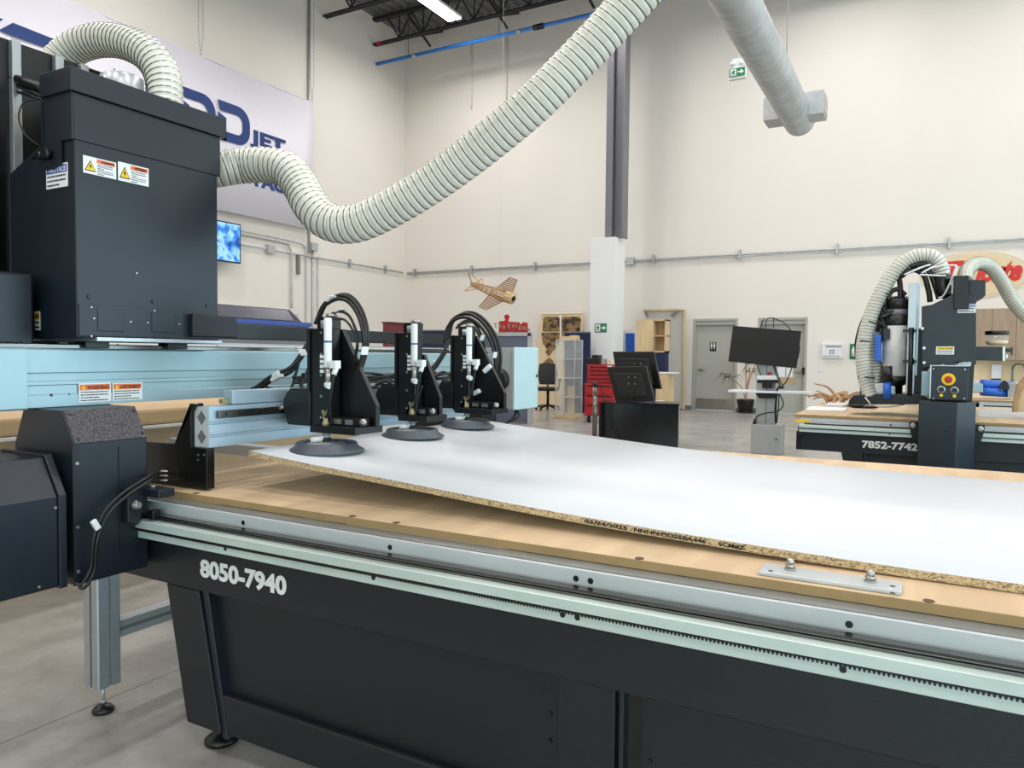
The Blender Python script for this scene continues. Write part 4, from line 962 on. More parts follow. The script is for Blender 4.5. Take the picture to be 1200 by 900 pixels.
# control panel
a, b = PY(1091, 429, 6.52), PY(1134, 470, 6.52)
cp = obj('control_panel', MB().box(a.x, b.x, 6.52, 6.70, b.z, a.z), PAINT, g2, .006)
obj('panel_frame', MB().box(a.x - .006, a.x + .004, 6.515, 6.70, b.z + .01, a.z + .008).box(a.x, b.x, 6.515, 6.70, a.z, a.z + .008), ALU, cp, .002)
c = PY(1111.5, 444.5, 6.518)
es = obj('stop_ring', MB().lathe([(.046, 0), (.046, .004)], c, (0, -1, 0), 28), YELLOW, cp)
obj('stop_button', MB().lathe([(.022, .004), (.022, .02), (.026, .022), (.025, .03), (.016, .034)], c, (0, -1, 0), 24), RED, es)
for px, py in ((1103, 456.5), (1118.5, 457.5)):
    c = PY(px, py, 6.518)
    bt = obj('push_button', MB().lathe([(.028, 0), (.028, .006), (.022, .006)], c, (0, -1, 0), 22), STAINLESS, cp)
    obj('button_cap', MB().lathe([(.021, .006), (.02, .014)], c, (0, -1, 0), 20), BLACK, bt)
    c = PY(px, py + 6.6, 6.518); obj('yellow_tab', MB().lathe([(.012, 0), (.012, .003)], c, (0, -1, 0), 16), YELLOW, cp)
for px, py in ((1094, 432), (1131, 433), (1094, 467), (1130, 467)):
    c = PY(px, py, 6.518); obj('panel_screw', MB().lathe([(.006, 0), (.005, .002)], c, (0, -1, 0), 8), STAINLESS, cp)

h2 = thing('router_head', 'charcoal router head with spindle and silver tower on the second table', 'machine head', (.15, 7.2, 1.3))
HY = 7.0
def py_poly(pts, y): return [PY(*p, y) for p in pts]
body = py_poly([(1080, 431), (1080, 359), (1092, 357), (1117, 345), (1144, 345), (1144, 427)], HY)
b2_ = obj('cover_body', MB().prism(body, (0, .55, 0)), PAINT, h2, .004)
obj('lid_box', MB().prism(py_poly([(1118, 323), (1135.5, 323), (1135.5, 362), (1118, 362)], HY - .03), (0, .58, 0)), PAINT2, h2, .003)
obj('lid_box', MB().prism(py_poly([(1136, 328), (1155, 328), (1155, 346), (1148, 350), (1136, 350)], HY + .05), (0, .4, 0)), PAINT, h2, .003)
label_on(b2_, 'notice_sticker', HY - .001, 1122.5, 1143.5, 356.5, 366.5, LBLUE, .3, 2, 'NOTICE', LABEL, None, ax=1)
label_on(b2_, 'caution_sticker', HY - .001, 1097, 1118, 406, 415.5, YELLOW, .36, 2, 'CAUTION', BLACKINK, None, ax=1)
obj('support_web', MB().prism(py_poly([(1120, 427), (1142, 427), (1139, 472), (1120, 472)], HY + .1), (0, .2, 0)), BLACK, h2)
obj('carriage', MB().prism(py_poly([(1076, 425), (1124, 425), (1124, 473), (1076, 473)], HY + .2), (0, .3, 0)), BLACK, h2)
obj('carriage_block', MB().prism(py_poly([(1119, 424), (1138, 424), (1138, 429), (1119, 429)], HY), (0, .3, 0)), ALU, h2)
arm2 = obj('side_arm', MB().prism(py_poly([(1142, 406), (1176, 406.5), (1176, 423), (1142, 422)], HY + .1), (0, .12, 0)), PAINT, h2, .003)
obj('arm_end', MB().prism(py_poly([(1175, 406), (1178, 406), (1178, 423), (1175, 423)], HY + .09), (0, .14, 0)), STAINLESS, arm2)
obj('cable_plug', MB().prism(py_poly([(1178, 408), (1186, 408), (1186, 413), (1178, 412)], HY + .12), (0, .05, 0)), BLACK, arm2, .004)
obj('cable_plug', MB().prism(py_poly([(1178, 415), (1181, 415), (1181, 420), (1178, 420)], HY + .12), (0, .05, 0)), STAINLESS, arm2, .004)
c = PY(1168, 405, HY + .16); ct = PY(1168, 388, HY + .16); ch_ = ct.z - c.z
lj = obj('oil_jar', MB().lathe([(.05, .0), (.08, .02), (.082, .04), (.082, ch_ - .03)], c, (0, 0, 1), 24), GLASSC, arm2)
obj('jar_oil', MB().lathe([(.06, .008), (.075, .02), (.075, .04)], c, (0, 0, 1), 20), GOLD, lj)
obj('jar_cap', MB().lathe([(.084, ch_ - .03), (.084, ch_)], c, (0, 0, 1), 24), BLACK, lj)
for k, (px, py) in enumerate(((1083, 408), (1083, 425), (1083, 444), (1081, 385), (1087, 440), (1085, 452))):
    c = PY(px, py, HY - .002); obj('fitting', MB().lathe([(.016, 0), (.012, .03)], c, (0, -1, 0), 12), STAINLESS, h2)
fit = [(1088, 433, 1094, 437), (1092, 430, 1099, 433), (1086, 452, 1091, 458), (1084, 462, 1090, 466), (1103, 428, 1110, 431)]
for x0, y0, x1_, y1_ in fit: obj('air_fitting', MB().cyl(PY(x0, y0, HY), PY(x1_, y1_, HY), .018, 12), ALU, h2)
# tower
obj('tower_profile', MB().prism(py_poly([(1065, 332), (1075.5, 331), (1071, 466), (1061, 466)], HY + .1), (0, .10, 0)), ALU, h2, .003)
obj('tower_daylit_face', MB().prism(py_poly([(1076, 333), (1078.5, 333), (1074.5, 440), (1072, 440)], HY + .12), (0, .06, 0)), EXTR, h2)  # right side of the silver profile, cyan daylight painted as its colour
obj('tower_plate', MB().prism(py_poly([(1070, 385), (1085, 385), (1085, 470), (1066, 470)], HY + .22), (0, .08, 0)), BLACK, h2)
for y_ in (386, 422): obj('cross_clamp', MB().prism(py_poly([(1058, y_), (1074, y_), (1074, y_ + 3), (1058, y_ + 3)], HY + .06), (0, .08, 0)).cyl(PY(1068, y_ - 2, HY + .06), PY(1068, y_ + 5, HY + .06), .02, 10), BLACK, h2)
obj('gauge_rod', MB().cyl(PY(1068, 386, HY + .05), PY(1066, 464, HY + .05), .018, 10), BLACK, h2)
# spindle
c = PY(1049, 441, HY + .25); c2 = PY(1049, 382, HY + .25); H_ = c2.z - c.z
spd = obj('spindle_motor', MB().lathe([(.10, 0), (.105, .01), (.105, H_ * .49), (.106, H_ * .5), (.105, H_ * .51), (.105, H_)], c, (0, 0, 1), 32), MOTORG, h2)
z3 = PY(1049, 352, HY + .25).z - c.z
obj('motor_cap', MB().lathe([(.103, H_), (.107, H_ + .01), (.107, H_ + .08), (.10, H_ + .085), (.10, H_ + .15), (.106, H_ + .155), (.106, z3), (.08, z3 + .03)], c, (0, 0, 1), 32), BLACK, spd)
obj('grey_band', MB().lathe([(.1015, H_ + .09), (.1015, H_ + .14)], c, (0, 0, 1), 32), STEELGREY, spd)
obj('spindle_nose', MB().lathe([(.11, 0), (.10, -.06), (.06, -.08), (.06, -.2)], c, (0, 0, 1), 28), BLACK, spd)
obj('motor_bracket', MB().prism(py_poly([(1035, 385), (1043, 385), (1043, 397), (1035, 397)], HY + .14), (0, .12, 0)), BLACK, h2)
obj('blue_box', MB().prism(py_poly([(1025, 392), (1032.5, 392), (1032.5, 423), (1025, 423)], HY + .12), (0, .12, 0)), BRIGHTBLUE, h2, .003)
obj('tool_column', MB().prism(py_poly([(1034, 392), (1042, 392), (1042, 470), (1034, 470)], HY + .35), (0, .12, 0)), BLACK, h2)
obj('tool_column', MB().prism(py_poly([(1024, 424), (1036, 424), (1036, 458), (1024, 458)], HY + .35), (0, .12, 0)), BLACK, h2)
obj('dust_shoe', MB().prism(py_poly([(995, 469), (1000, 463), (1082, 461), (1086, 474), (994, 474)], HY + .05), (0, .35, 0)), BLACK, h2, .006)
obj('hose_port', MB().prism(py_poly([(1007.5, 446), (1018, 446), (1018.5, 464), (1007.5, 464)], HY + .1), (0, .12, 0)).prism(py_poly([(1005, 441), (1018, 441), (1018, 443), (1005, 443)], HY + .08), (0, .16, 0)), BLACK, h2, .003)
obj('lubricant_bottle', MB().cyl(PY(1039.5, 467, HY), PY(1039.5, 447, HY), .03, 16), BRIGHTBLUE, h2)
obj('black_cylinder', MB().cyl(PY(1039.5, 447, HY), PY(1039.5, 429, HY), .04, 16), BLACK, h2)
obj('bag', MB().prism(py_poly([(1024, 450), (1036, 449), (1036, 462), (1024, 462)], HY + .1), (0, .08, 0)), PAPER, h2, .01)
obj('bag', MB().prism(py_poly([(1043, 452), (1049, 453), (1049, 463), (1043, 463)], HY + .1), (0, .08, 0)), PALEBLUE, h2, .006)
def hp(pts, y0, y1): 
    n = len(pts) - 1; return [PY(a, b, y0 + (y1 - y0) * i / n) for i, (a, b) in enumerate(pts)]
obj('elbow_pipe', MB().tube(smooth_path(hp([(1104, 322), (1104, 334), (1107, 341), (1114, 343), (1122, 344)], HY + .2, HY + .2), 6), .062, 18), BLACK, h2)
t = thing('extraction_hose', 'ribbed cream hose arching left over the second router head', 'hose', (-.3, 7.2, 1.0))
hose(t, hp([(1104, 328), (1103, 315), (1096, 303), (1083, 299), (1066, 303), (1050, 316), (1034, 340), (1022, 366), (1014, 392), (1011, 415), (1013, 438), (1017, 456), (1019, 466)], HY + .22, HY + .1), .059, .028, .0026, 8, 20)
bnd = [(1018, 376, 1028, 380), (1008, 399, 1020, 400.5), (1013, 442, 1026, 443), (1038, 343, 1047, 350)]
for x0, y0, x1_, y1_ in bnd: obj('strap', MB().bar(PY(x0, y0, HY + .03), PY(x1_, y1_, HY + .03), .012), BLACK, t)
t = thing('extraction_hose', 'second ribbed cream hose dropping straight beside the arching one', 'hose', (-.2, 7.3, 1.0))
hose(t, hp([(1040, 338), (1032, 360), (1027, 385), (1025, 410), (1026, 435), (1025, 455), (1024, 464)], HY + .36, HY + .25), .052, .028, .0026, 8, 18)
t = thing('extraction_hose', 'ribbed cream hose arching right from the second router head out of view', 'hose', (.5, 7.2, 1.8))
hose(t, hp([(1131, 330), (1133, 318), (1141, 310), (1152, 309), (1163, 315), (1174, 330), (1185, 350), (1198, 366), (1216, 382), (1236, 408), (1246, 440), (1250, 490)], HY + .25, HY + 1.9), .057, .028, .0026, 8, 20)
for pts, rr in (([(1003, 420), (1003, 400), (1010, 376), (1022, 356), (1040, 338), (1055, 324), (1070, 318)], .010), ([(1032, 372), (1045, 366), (1054, 352), (1055, 336), (1053, 322)], .022), ([(1041, 352), (1043, 343), (1052, 339), (1061, 346)], .022),
                ([(1056, 324), (1068, 316), (1082, 322), (1088, 340), (1090, 354)], .022), ([(1066, 312), (1084, 310), (1092, 324), (1098, 340), (1106, 347)], .022), ([(1074, 314), (1088, 318), (1096, 336), (1100, 350)], .02),
                ([(1030, 370), (1036, 380), (1034, 392), (1031, 402)], .018), ([(1036, 362), (1040, 374), (1036, 388)], .018), ([(1028, 376), (1038, 384), (1040, 395)], .02), ([(1044, 366), (1034, 374), (1028, 388)], .018), ([(1036, 356), (1030, 368), (1034, 384)], .015)):
    cable(h2, hp(pts, HY + .16, HY + .2), rr)
for pts in ([(1078, 322), (1100, 323), (1108, 323)], [(1080, 320), (1094, 313), (1112, 311), (1121, 311)], [(1121, 311), (1114, 330), (1106, 346), (1100, 349)], [(1116, 345), (1117, 330), (1121, 312)], [(1014, 466), (1022, 474), (1040, 477), (1060, 474)], [(1060, 322), (1078, 314), (1090, 310)]):
    cable(h2, hp(pts, HY + .04, HY + .1), .007, WHITEPL)

# things lying on the second table
def flat(name, label, cat, pts, th, mat, z=.8625, group=None, bev=.002):
    P = [PZ(*p, z) for p in pts]
    return tag(obj(name, MB().prism(P, (0, 0, th)), mat, None, bev), label, cat, group)
flat('paper_stack', 'white paper stack at left end of the second table', 'paper', [(944, 481), (990, 482.5), (993, 479), (950, 477.5)], .012, PAPER)
flat('folded_cloth', 'grey folded cloth behind the white paper stack on second table', 'cloth', [(966, 477.5), (986, 478.5), (998, 475.5), (970, 475)], .03, SILL, bev=.01)
fl = PZ(1005, 478, .8625); 
tag(obj('work_glove', MB().ball((fl.x, fl.y, .885), .1, (1.0, .6, .22)).ball((fl.x + .12, fl.y - .05, .88), .05, (1.4, .6, .3)).ball((fl.x + .09, fl.y + .06, .88), .04, (1.4, .6, .3)), BLACK), 'black work glove lying in front of the dust shoe on second table', 'glove')
flat('offcut_sheet', 'thin tan offcut lying in front of the glove on second table', 'offcut', [(1018, 486), (1074, 487.5), (1074, 480), (1030, 479)], .008, WOOD)
flat('foil_sheet', 'crumpled silvery sheet on the second table right of the gantry post', 'sheet', [(1146, 489), (1215, 491), (1215, 481), (1146, 480)], .006, GALV)
rt = MB(); c = PZ(972, 474, .8625)
random.seed(3)
for k in range(16):
    an = random.uniform(0, 2 * PI); L = random.uniform(.12, .3); p0 = c + V((random.uniform(-.16, .16), random.uniform(-.05, .25), random.uniform(.015, .06)))
    d = V((math.cos(an), math.sin(an) * .5, random.uniform(.1, .8))).normalized(); m_ = p0 + d * L * .5 + V((0, 0, random.uniform(-.02, .05)))
    rt.tube(smooth_path([p0, m_, p0 + d * L + V((random.uniform(-.05, .05), 0, -.03))], 5), .02, 7, True, [.017 - .011 * i / 10 for i in range(11)])
tag(obj('dried_root', rt, TERR), 'tangled tan dried root at the far left of second table', 'root')

# on the third table
t = thing('roller_fixture', 'blue rollers with black half disc on the farthest table', 'rollers', (1.2, q3.y + .5, .9))
y4 = q3.y + .35
obj('roller', MB().cyl(PY(1150, 451, y4), PY(1184, 454, y4 + .1), .07, 18), BRIGHTBLUE, t); obj('roller', MB().cyl(PY(1150, 459, y4 - .1), PY(1184, 461, y4), .05, 18), BRIGHTBLUE, t)
obj('half_disc', MB().prism([PY(1177 + 6 * math.cos(a), 456 - 10 * math.sin(a), y4 - .12) for a in [PI * i / 12 for i in range(13)]], (0, .05, 0)), BLACK, t)
obj('end_plate', MB().prism(py_poly([(1181, 450), (1191, 448), (1188, 466), (1181, 466)], y4 - .1), (0, .3, 0)), GREYPL, t, .003)
obj('carriage_block', MB().prism(py_poly([(1134, 449), (1152, 450), (1152, 460), (1134, 459)], y4 - .2), (0, .2, 0)), BEAM, t, .003)
w_ = py_poly([(1186, 483), (1188, 468), (1192, 452), (1200, 441), (1215, 436), (1215, 446), (1204, 450), (1197, 460), (1194, 470), (1193, 483)], 7.6)
t = thing('wooden_arch', 'tan wooden arch piece standing at the right edge of second table', 'wood piece', (w_[0].x, 7.6, .863))
obj('arch', MB().prism(w_, (0, .05, 0)), TERR, t, .004); obj('backing', MB().prism(py_poly([(1193, 483), (1194, 470), (1197, 460), (1204, 450), (1215, 446), (1215, 483)], 7.625), (0, .02, 0)), WOOD, t)

# ================================================================ kitchenette on the back wall
kx = PY(1143, 362, 18.55).x
t = thing('wall_cabinet', 'grey brown wood wall cabinets over the sink at far right', 'cabinet', (kx, 18.7, 1.34))
obj('carcass', MB().box(kx, 4.2, 18.55, BY, 1.34, 2.42), WOODK, t)
xs = [kx, PY(1162, 400, 18.55).x, PY(1190.5, 400, 18.55).x]; xs.append(xs[2] + .62); xs.append(xs[3] + .62)
for x0, x1_ in zip(xs, xs[1:]):
    dd = obj('door', MB().box(x0 + .004, x1_ - .004, 18.53, 18.549, 1.345, 2.415), WOODK, t, .002)
    obj('door_handle', MB().box(x1_ - .07, x1_ - .055, 18.505, 18.53, 1.45, 1.62), BLACK, dd)
t = thing('base_cabinet', 'sink counter with grey brown doors below the wall cabinets', 'cabinet', (kx, 18.6, 0))
obj('carcass', MB().box(kx, 4.2, 18.32, BY - .02, .1, .86).box(kx + .02, 4.2, 18.38, BY - .03, 0, .1), WOODK, t); obj('worktop', MB().box(kx - .02, 4.2, 18.28, BY - .02, .86, .9), MELA, t, .003)
obj('splashback', MB().box(kx, 4.2, BY - .04, BY - .02, .9, 1.34), GOLD, t)
for x0, x1_ in zip(xs, xs[1:]): obj('door', MB().box(x0 + .004, x1_ - .004, 18.30, 18.319, .12, .85), WOODK, t, .002)
c = PY(1186, 452, 18.6)
tag(obj('kitchen_faucet', MB().tube(smooth_path([(c.x, 18.6, .9), (c.x, 18.6, 1.16), (c.x + .03, 18.59, 1.24), (c.x + .11, 18.57, 1.27), (c.x + .19, 18.55, 1.24), (c.x + .21, 18.54, 1.12)], 6), .018, 12).cyl((c.x, 18.6, .9), (c.x, 18.6, .95), .03, 14), CHROME), 'tall curved chrome tap over the sink counter', 'tap')
a, b = PY(1162, 427, BY - .1), PY(1173, 445, BY - .1)
t = thing('towel_dispenser', 'white wall dispenser on splashback left of the tap', 'dispenser', ((a.x + b.x) / 2, BY - .1, b.z))
obj('case', MB().box(a.x, b.x, BY - .11, BY - .02, b.z + .02, a.z), WHITEPL, t, .01); obj('tray', MB().box(a.x, b.x, BY - .12, BY - .02, b.z, b.z + .02), BLACK, t, .004)
# oval sign
c = PY(1142, 322, BY - .02)
t = thing('oval_sign', 'oval tan wall sign with red script lettering behind the second router head', 'sign', (c.x, BY - .02, c.z))
ov = lambda s, dy: [(c.x + 1.02 * s * math.cos(a), BY - dy, c.z + .50 * s * math.sin(a)) for a in [2 * PI * i / 48 for i in range(48)]]
obj('board', MB().prism(ov(1, .02), (0, .018, 0)), GOLD, t); obj('inner_oval', MB().prism(ov(.92, .026), (0, .006, 0)), SILL, t); obj('face', MB().prism(ov(.88, .03), (0, .005, 0)), GOLD, t)
a = PY(1108, 330, BY - .04); text('script', 'To', .62, REDINK, t, (a.x, BY - .036, a.z - .02), (1, 0, .03), (0, 0, 1), .03, .004, shear=.4, width=.52)
a = PY(1142, 329, BY - .04); text('script', 'lorte', .58, REDINK, t, (a.x, BY - .036, a.z - .02), (1, 0, .03), (0, 0, 1), .028, .004, shear=.4, width=.86)
# small signs
a, b = PY(963.5, 402.5, BY - .02), PY(987, 419.5, BY - .02)
t = thing('notice_board', 'white notice box with small cross on back wall right of office door', 'sign', ((a.x + b.x) / 2, BY - .03, b.z))
obj('panel', MB().box(a.x, b.x, BY - .07, BY + .004, b.z, a.z), WHITEPL, t, .004)
ln = MB()
for i in range(9): ln.box(a.x + .09 + i * .038, a.x + .12 + i * .038, BY - .073, BY - .07, a.z - .09, a.z - .05)
ln.box(a.x + .03, b.x - .05, BY - .073, BY - .07, b.z + .035, b.z + .05)
obj('heading', ln, STEELGREY, t)
cx_ = (a.x + b.x) / 2; cz_ = b.z + .14
cr = MB()
for sx, sz in ((-1, -1), (1, -1), (-1, 1), (1, 1)): cr.box(cx_ + sx * .03 - .016, cx_ + sx * .03 + .016, BY - .073, BY - .07, cz_ + sz * .03 - .016, cz_ + sz * .03 + .016)
obj('cross_symbol', cr, BLACKINK, t)
a, b = PY(996, 403, BY - .02), PY(1004, 421, BY - .02)
t = thing('eyewash_sign', 'green sign with white bottle on back wall beside the arching hose', 'sign', ((a.x + b.x) / 2, BY - .02, b.z))
obj('panel', MB().box(a.x, b.x, BY - .02, BY, b.z, a.z), GREEN, t); obj('bottle', MB().lathe([(.045, 0), (.045, .17), (.02, .2), (.02, .23)], ((a.x + b.x) / 2 + .01, BY - .05, b.z + .06), (0, 0, 1), 16), WHITEPL, t)

# ================================================================ monitor stand in front of the doors
MY = 10.75
t = thing('monitor_stand', 'grey operator pedestal with tilted black monitor in front of the doors', 'monitor stand', (-1.95, 10.9, 0))
a, b = PY(880, 497, MY), PY(914, 533, MY)
cb = obj('cabinet', MB().box(a.x, b.x, MY, MY + .35, .0, a.z), GREYPL, t, .006)
q = PY(909.5, 515, MY); obj('lock', MB().lathe([(.012, 0), (.012, .006)], (q.x, MY, q.z), (0, -1, 0), 12), BLACK, cb)
a, b = PY(887, 430, MY + .1), PY(908, 497, MY + .1)
cl_ = obj('column', MB().prism([(a.x, MY + .1, b.z - .02), (b.x, MY + .1, b.z - .02), (b.x, MY + .22, b.z - .02), (a.x, MY + .22, b.z - .02)], (0, 0, 1.55 - b.z)), ALU, t, .004)
obj('column_slot', MB().box((a.x + b.x) / 2 + .0, (a.x + b.x) / 2 + .012, MY + .098, MY + .1, b.z, 1.4), STEELGREY, cl_)
obj('monitor', MB().prism([PY(*p, MY) for p in ((859, 381.8), (939, 388), (933.3, 431.6), (853.3, 423.6))], (0, .05, 0)), SCREEN, t, .004)
obj('monitor_mount', MB().box(a.x + .04, b.x - .04, MY + .05, MY + .12, 1.38, 1.6), BLACK, t)
s0, s1 = PY(853, 459, MY - .05), PY(948, 461, MY - .05)
obj('shelf', MB().prism([PY(*p, MY - .06) for p in ((853, 457), (948, 459.5), (948, 462), (853, 459.5))], (0, .34, 0)), WHITEPL, t, .003)
obj('shelf_bracket', MB().prism([PY(*p, MY - .02) for p in ((885, 461), (912, 461), (907, 467), (890, 467))], (0, .2, 0)), BLACK, t, .003)
obj('keyboard_dock', MB().prism([PY(*p, MY - .04) for p in ((887, 445), (912, 445), (912, 449), (905, 449), (905, 455), (893, 455), (893, 449), (887, 449))], (0, .12, 0)), BLACK, t, .004)
obj('dock_plate', MB().prism([PY(*p, MY - .02) for p in ((887, 440), (909, 440), (911, 446), (887, 446))], (0, .1, 0)), WHITEPL, t, .003)
obj('stop_button', MB().cyl(PY(901.5, 438, MY + .1), PY(901.5, 438, MY + .04), .028, 16), RED, t)
obj('mouse', MB().ball(PY(915, 454, MY - .02), .045, (1.1, .8, .5)), BLACK, t)
for pts, rr in (([(897, 384), (899, 374), (906, 373), (918, 378), (927, 387)], .007), ([(906.5, 384), (906.5, 372)], .007), ([(891, 384), (894, 376), (896, 374)], .008),
                ([(886, 425), (892, 440), (893, 446)], .007), ([(906, 427), (910, 440), (914, 452)], .009), ([(908, 428), (914, 446), (918, 454)], .007), ([(928, 431), (922, 446), (916, 453)], .008), ([(914, 462), (918, 474), (911, 482), (898, 484), (887, 488), (884, 496)], .008), ([(911, 455), (909, 475), (909, 496)], .015), ([(913, 462), (912, 480), (910, 496)], .008), ([(935, 420), (937, 410), (937, 402)], .007)):
    cable(t, hp(pts, MY - .01 if pts[0][1] < 470 else MY + .05, MY + .05), rr)
obj('plug', MB().cyl(PY(884, 497, MY + .06), PY(884.5, 491, MY + .06), .028, 12, .015), BLACK, t)

# potted plant by the doors
c = V((-3.80, 18.62, 0))
t = thing('potted_plant', 'sparse dry plant in a black pot between the two doors', 'plant', c)
obj('pot', MB().lathe([(.15, 0), (.16, .02), (.21, .30), (.21, .33), (.19, .33), (.18, .27)], c, (0, 0, 1), 28), BLACK, t); obj('saucer', MB().lathe([(.19, 0), (.21, .04), (.19, .04)], c + V((0, 0, .001)), (0, 0, 1), 28), BLACK, t)
obj('soil', MB().lathe([(.18, .26), (.18, .29)], c, (0, 0, 1), 24), NAVY, t)
st = MB(); tips = []
for k, (dx_, dz_) in enumerate(((.1, 1.0), (-.0, 1.35), (.24, 1.2), (-.34, .85))):
    e = c + V((dx_, -.05 * k, dz_)); st.tube(smooth_path([c + V((0, 0, .28)), c + V((dx_ * .3, 0, .28 + dz_ * .4)), e], 6), .014, 7); tips.append(e)
obj('stem', st, TERR, t)
lf = MB(); random.seed(5)
for e in tips:
    for k in range(13):
        an = random.uniform(0, 2 * PI); L = random.uniform(.2, .36); d = V((math.cos(an), math.sin(an) * .3, random.uniform(-.3, .5)))
        p1 = e + d * L * .6 + V((0, 0, .04)); p2 = e + d * L + V((0, 0, -.16)); s_ = V((-d.y, d.x, 0)).normalized() * .014 + V((0, 0, .010))
        if p2.y > BY - .02: continue
        lf.face([e, p1 + s_, p2, p1 - s_])
obj('foliage', lf, LEAF, t)

# ================================================================ desk with two displays, centre
DY = 10.5
TH_ = math.radians(16); DU = V((math.cos(TH_), math.sin(TH_), 0)); DV = V((-math.sin(TH_), math.cos(TH_), 0))
A0 = PY(702, 472, DY - .05); A0.z = 0
rd = ray(795, 500); W0 = (rd.x * A0.y - rd.y * A0.x) / (DU.x * rd.y - DU.y * rd.x)
DP = lambda u, v_, z: A0 + DU * u + DV * v_ + V((0, 0, z))
def dbox(u0, u1, v0, v1, z0_, z1__): return MB().prism([DP(u0, v0, z0_), DP(u1, v0, z0_), DP(u1, v1, z0_), DP(u0, v1, z0_)], (0, 0, z1__ - z0_))
t = thing('black_desk', 'glossy black pedestal desk carrying two displays in the middle of the hall', 'desk', tuple(DP(W0 / 2, .3, 0)))
dk = M('gloss_black', (9, 9, 11), .12, var=.05)
obj('carcass', dbox(0, W0, 0, .6, 0, .632), dk, t, .003); obj('desk_top', dbox(-.01, W0 + .01, -.01, .61, .632, .655), dk, t, .003)
obj('edge_strip', dbox(W0, W0 + .008, .0, .6, 0, .63), GREYPL, t)
def backmon(label, q, y, thick, stand, white):
    p = [PY(*c_, y) for c_ in q]
    zmin = min(v.z for v in p); cx = sum(v.x for v in p) / 4
    t = thing('desk_monitor', label, 'monitor', (cx, y + .05, .656))
    obj('shell', MB().prism(p, (0, thick, 0)), BLACK, t, .008)
    cc = sum(p, V()) / 4
    inn = [cc + (v - cc) * .7 + V((0, -.02, -.02)) for v in p]; obj('rear_bulge', MB().prism(inn, (0, .03, 0)), SCREEN, t, .01)
    obj('neck', MB().box(cx - .05, cx + .06, y - .03, y + .02, .675, zmin + .15), BLACK, t, .004); obj('foot', MB().box(cx - .16, cx + .18, y - .14, y + .16, .656, .675), BLACK, t, .004)
    if white: obj('white_bezel', MB().prism([p[0] + V((-.02, thick - .01, .02)), p[0] + V((.05, thick - .01, .02)), p[3] + V((.03, thick - .01, .35)), p[3] + V((-.03, thick - .01, .35))], (0, .02, 0)), WHITEPL, t, .003)
    for k in range(4): obj('mount_hole', MB().lathe([(.008, 0), (.008, .002)], (cc.x - .02 + .1 * (k % 2), y - .021, cc.z + .0 + .1 * (k // 2)), (0, -1, 0), 10), ALU, t)
    return t
m1 = backmon('small all-in-one display seen from behind, front of the two on the black desk', [(711, 430), (757, 429), (767, 470), (721, 470)], DY + .28, .06, 0, True)
m2 = backmon('larger black monitor tilted behind the small display on the black desk', [(718, 412), (766, 412), (775, 456), (724, 454)], DY + .62, .06, 0, False)
for k, pts in enumerate(([(720, 472), (716, 478), (717, 500), (728, 520), (730, 530)], [(703, 450), (706, 462), (712, 476), (722, 505), (729, 521)], [(712, 476), (714, 492), (722, 512)])):
    cable(t, [PY(x, y, DY - .02) for x, y in pts], .008)
# chrome post
q = PY(697.5, 450, 9.9)
t = thing('stanchion_post', 'chrome stanchion post left of the black desk', 'post', (q.x, 9.9, 0))
obj('tube', MB().cyl((q.x, 9.9, .03), (q.x, 9.9, q.z), .035, 20), CHROME, t); obj('base', MB().lathe([(.17, 0), (.17, .015), (.05, .035)], (q.x, 9.9, 0), (0, 0, 1), 28), STAINLESS, t); obj('top_cap', MB().lathe([(.038, 0), (.038, .06), (.03, .066)], (q.x, 9.9, q.z - .04), (0, 0, 1), 20), BLACK, t)

# ================================================================ back of the hall, left to right
def slab(name, pts, y, th, mat, parent, bev=.003): return obj(name, MB().prism([PY(*p, y) for p in pts], (0, th, 0)), mat, parent, bev)
def frect(x0, y0, x1_, y1_): return [(x0, y0), (x1_, y0), (x1_, y1_), (x0, y1_)]
# flatbed printer behind the beam
t = thing('flatbed_printer', 'large flatbed printer with smoked hood behind the daylight-tinted beam', 'printer', (-7.2, 5.5, 0))
obj('hood', MB().prism([(x_, 3.2, z_) for x_, z_ in ((-6.5, 1.72), (-6.62, 1.87), (-7.6, 1.87), (-7.7, 1.72))], (0, 3.25, 0)), HOODGLASS, t, .02)
obj('hood_end', MB().prism([(-6.6, 6.45, 1.865), (-6.6, 6.66, 1.72), (-6.6, 6.45, 1.72)], (-1.0, 0, 0)), HOODGLASS, t, .003)
obj('blue_strip', MB().box(-6.51, -6.47, 3.2, 6.68, 1.665, 1.715), LBLUE, t, .003)
obj('upper_body', MB().box(-7.8, -6.52, 3.2, 6.70, 1.36, 1.715), STEELGREY, t, .01)
obj('lower_body', MB().box(-7.9, -6.45, 3.0, 8.7, .1, 1.43), SILL, t, .01)
for yy in (4.2, 5.3, 6.4, 7.5): obj('panel_seam', MB().box(-6.452, -6.446, yy - .01, yy + .01, .2, 1.42), STEELGREY, t)
for xx, yy in ((-7.7, 3.2), (-6.6, 3.2), (-7.7, 8.5), (-6.6, 8.5)): obj('leg', MB().cyl((xx, yy, 0), (xx, yy, .1), .05, 14), BLACK, t)
a, b = PX(455, 377, -6.7), PX(476, 390, -6.7)
t = thing('red_basket', 'dark red mesh basket on the end of the flatbed printer', 'basket', (-6.8, (a.y + b.y) / 2, 1.43))
obj('basket_body', MB().box(-6.80, -6.7, a.y, b.y, 1.431, a.z), M('dark_red_mesh', (96, 30, 32), .6, var=.4, scale=60), t, .01); obj('rim', MB().box(-6.82, -6.68, a.y - .01, b.y + .01, a.z - .02, a.z), M('dark_red', (80, 24, 26), .5), t, .006)
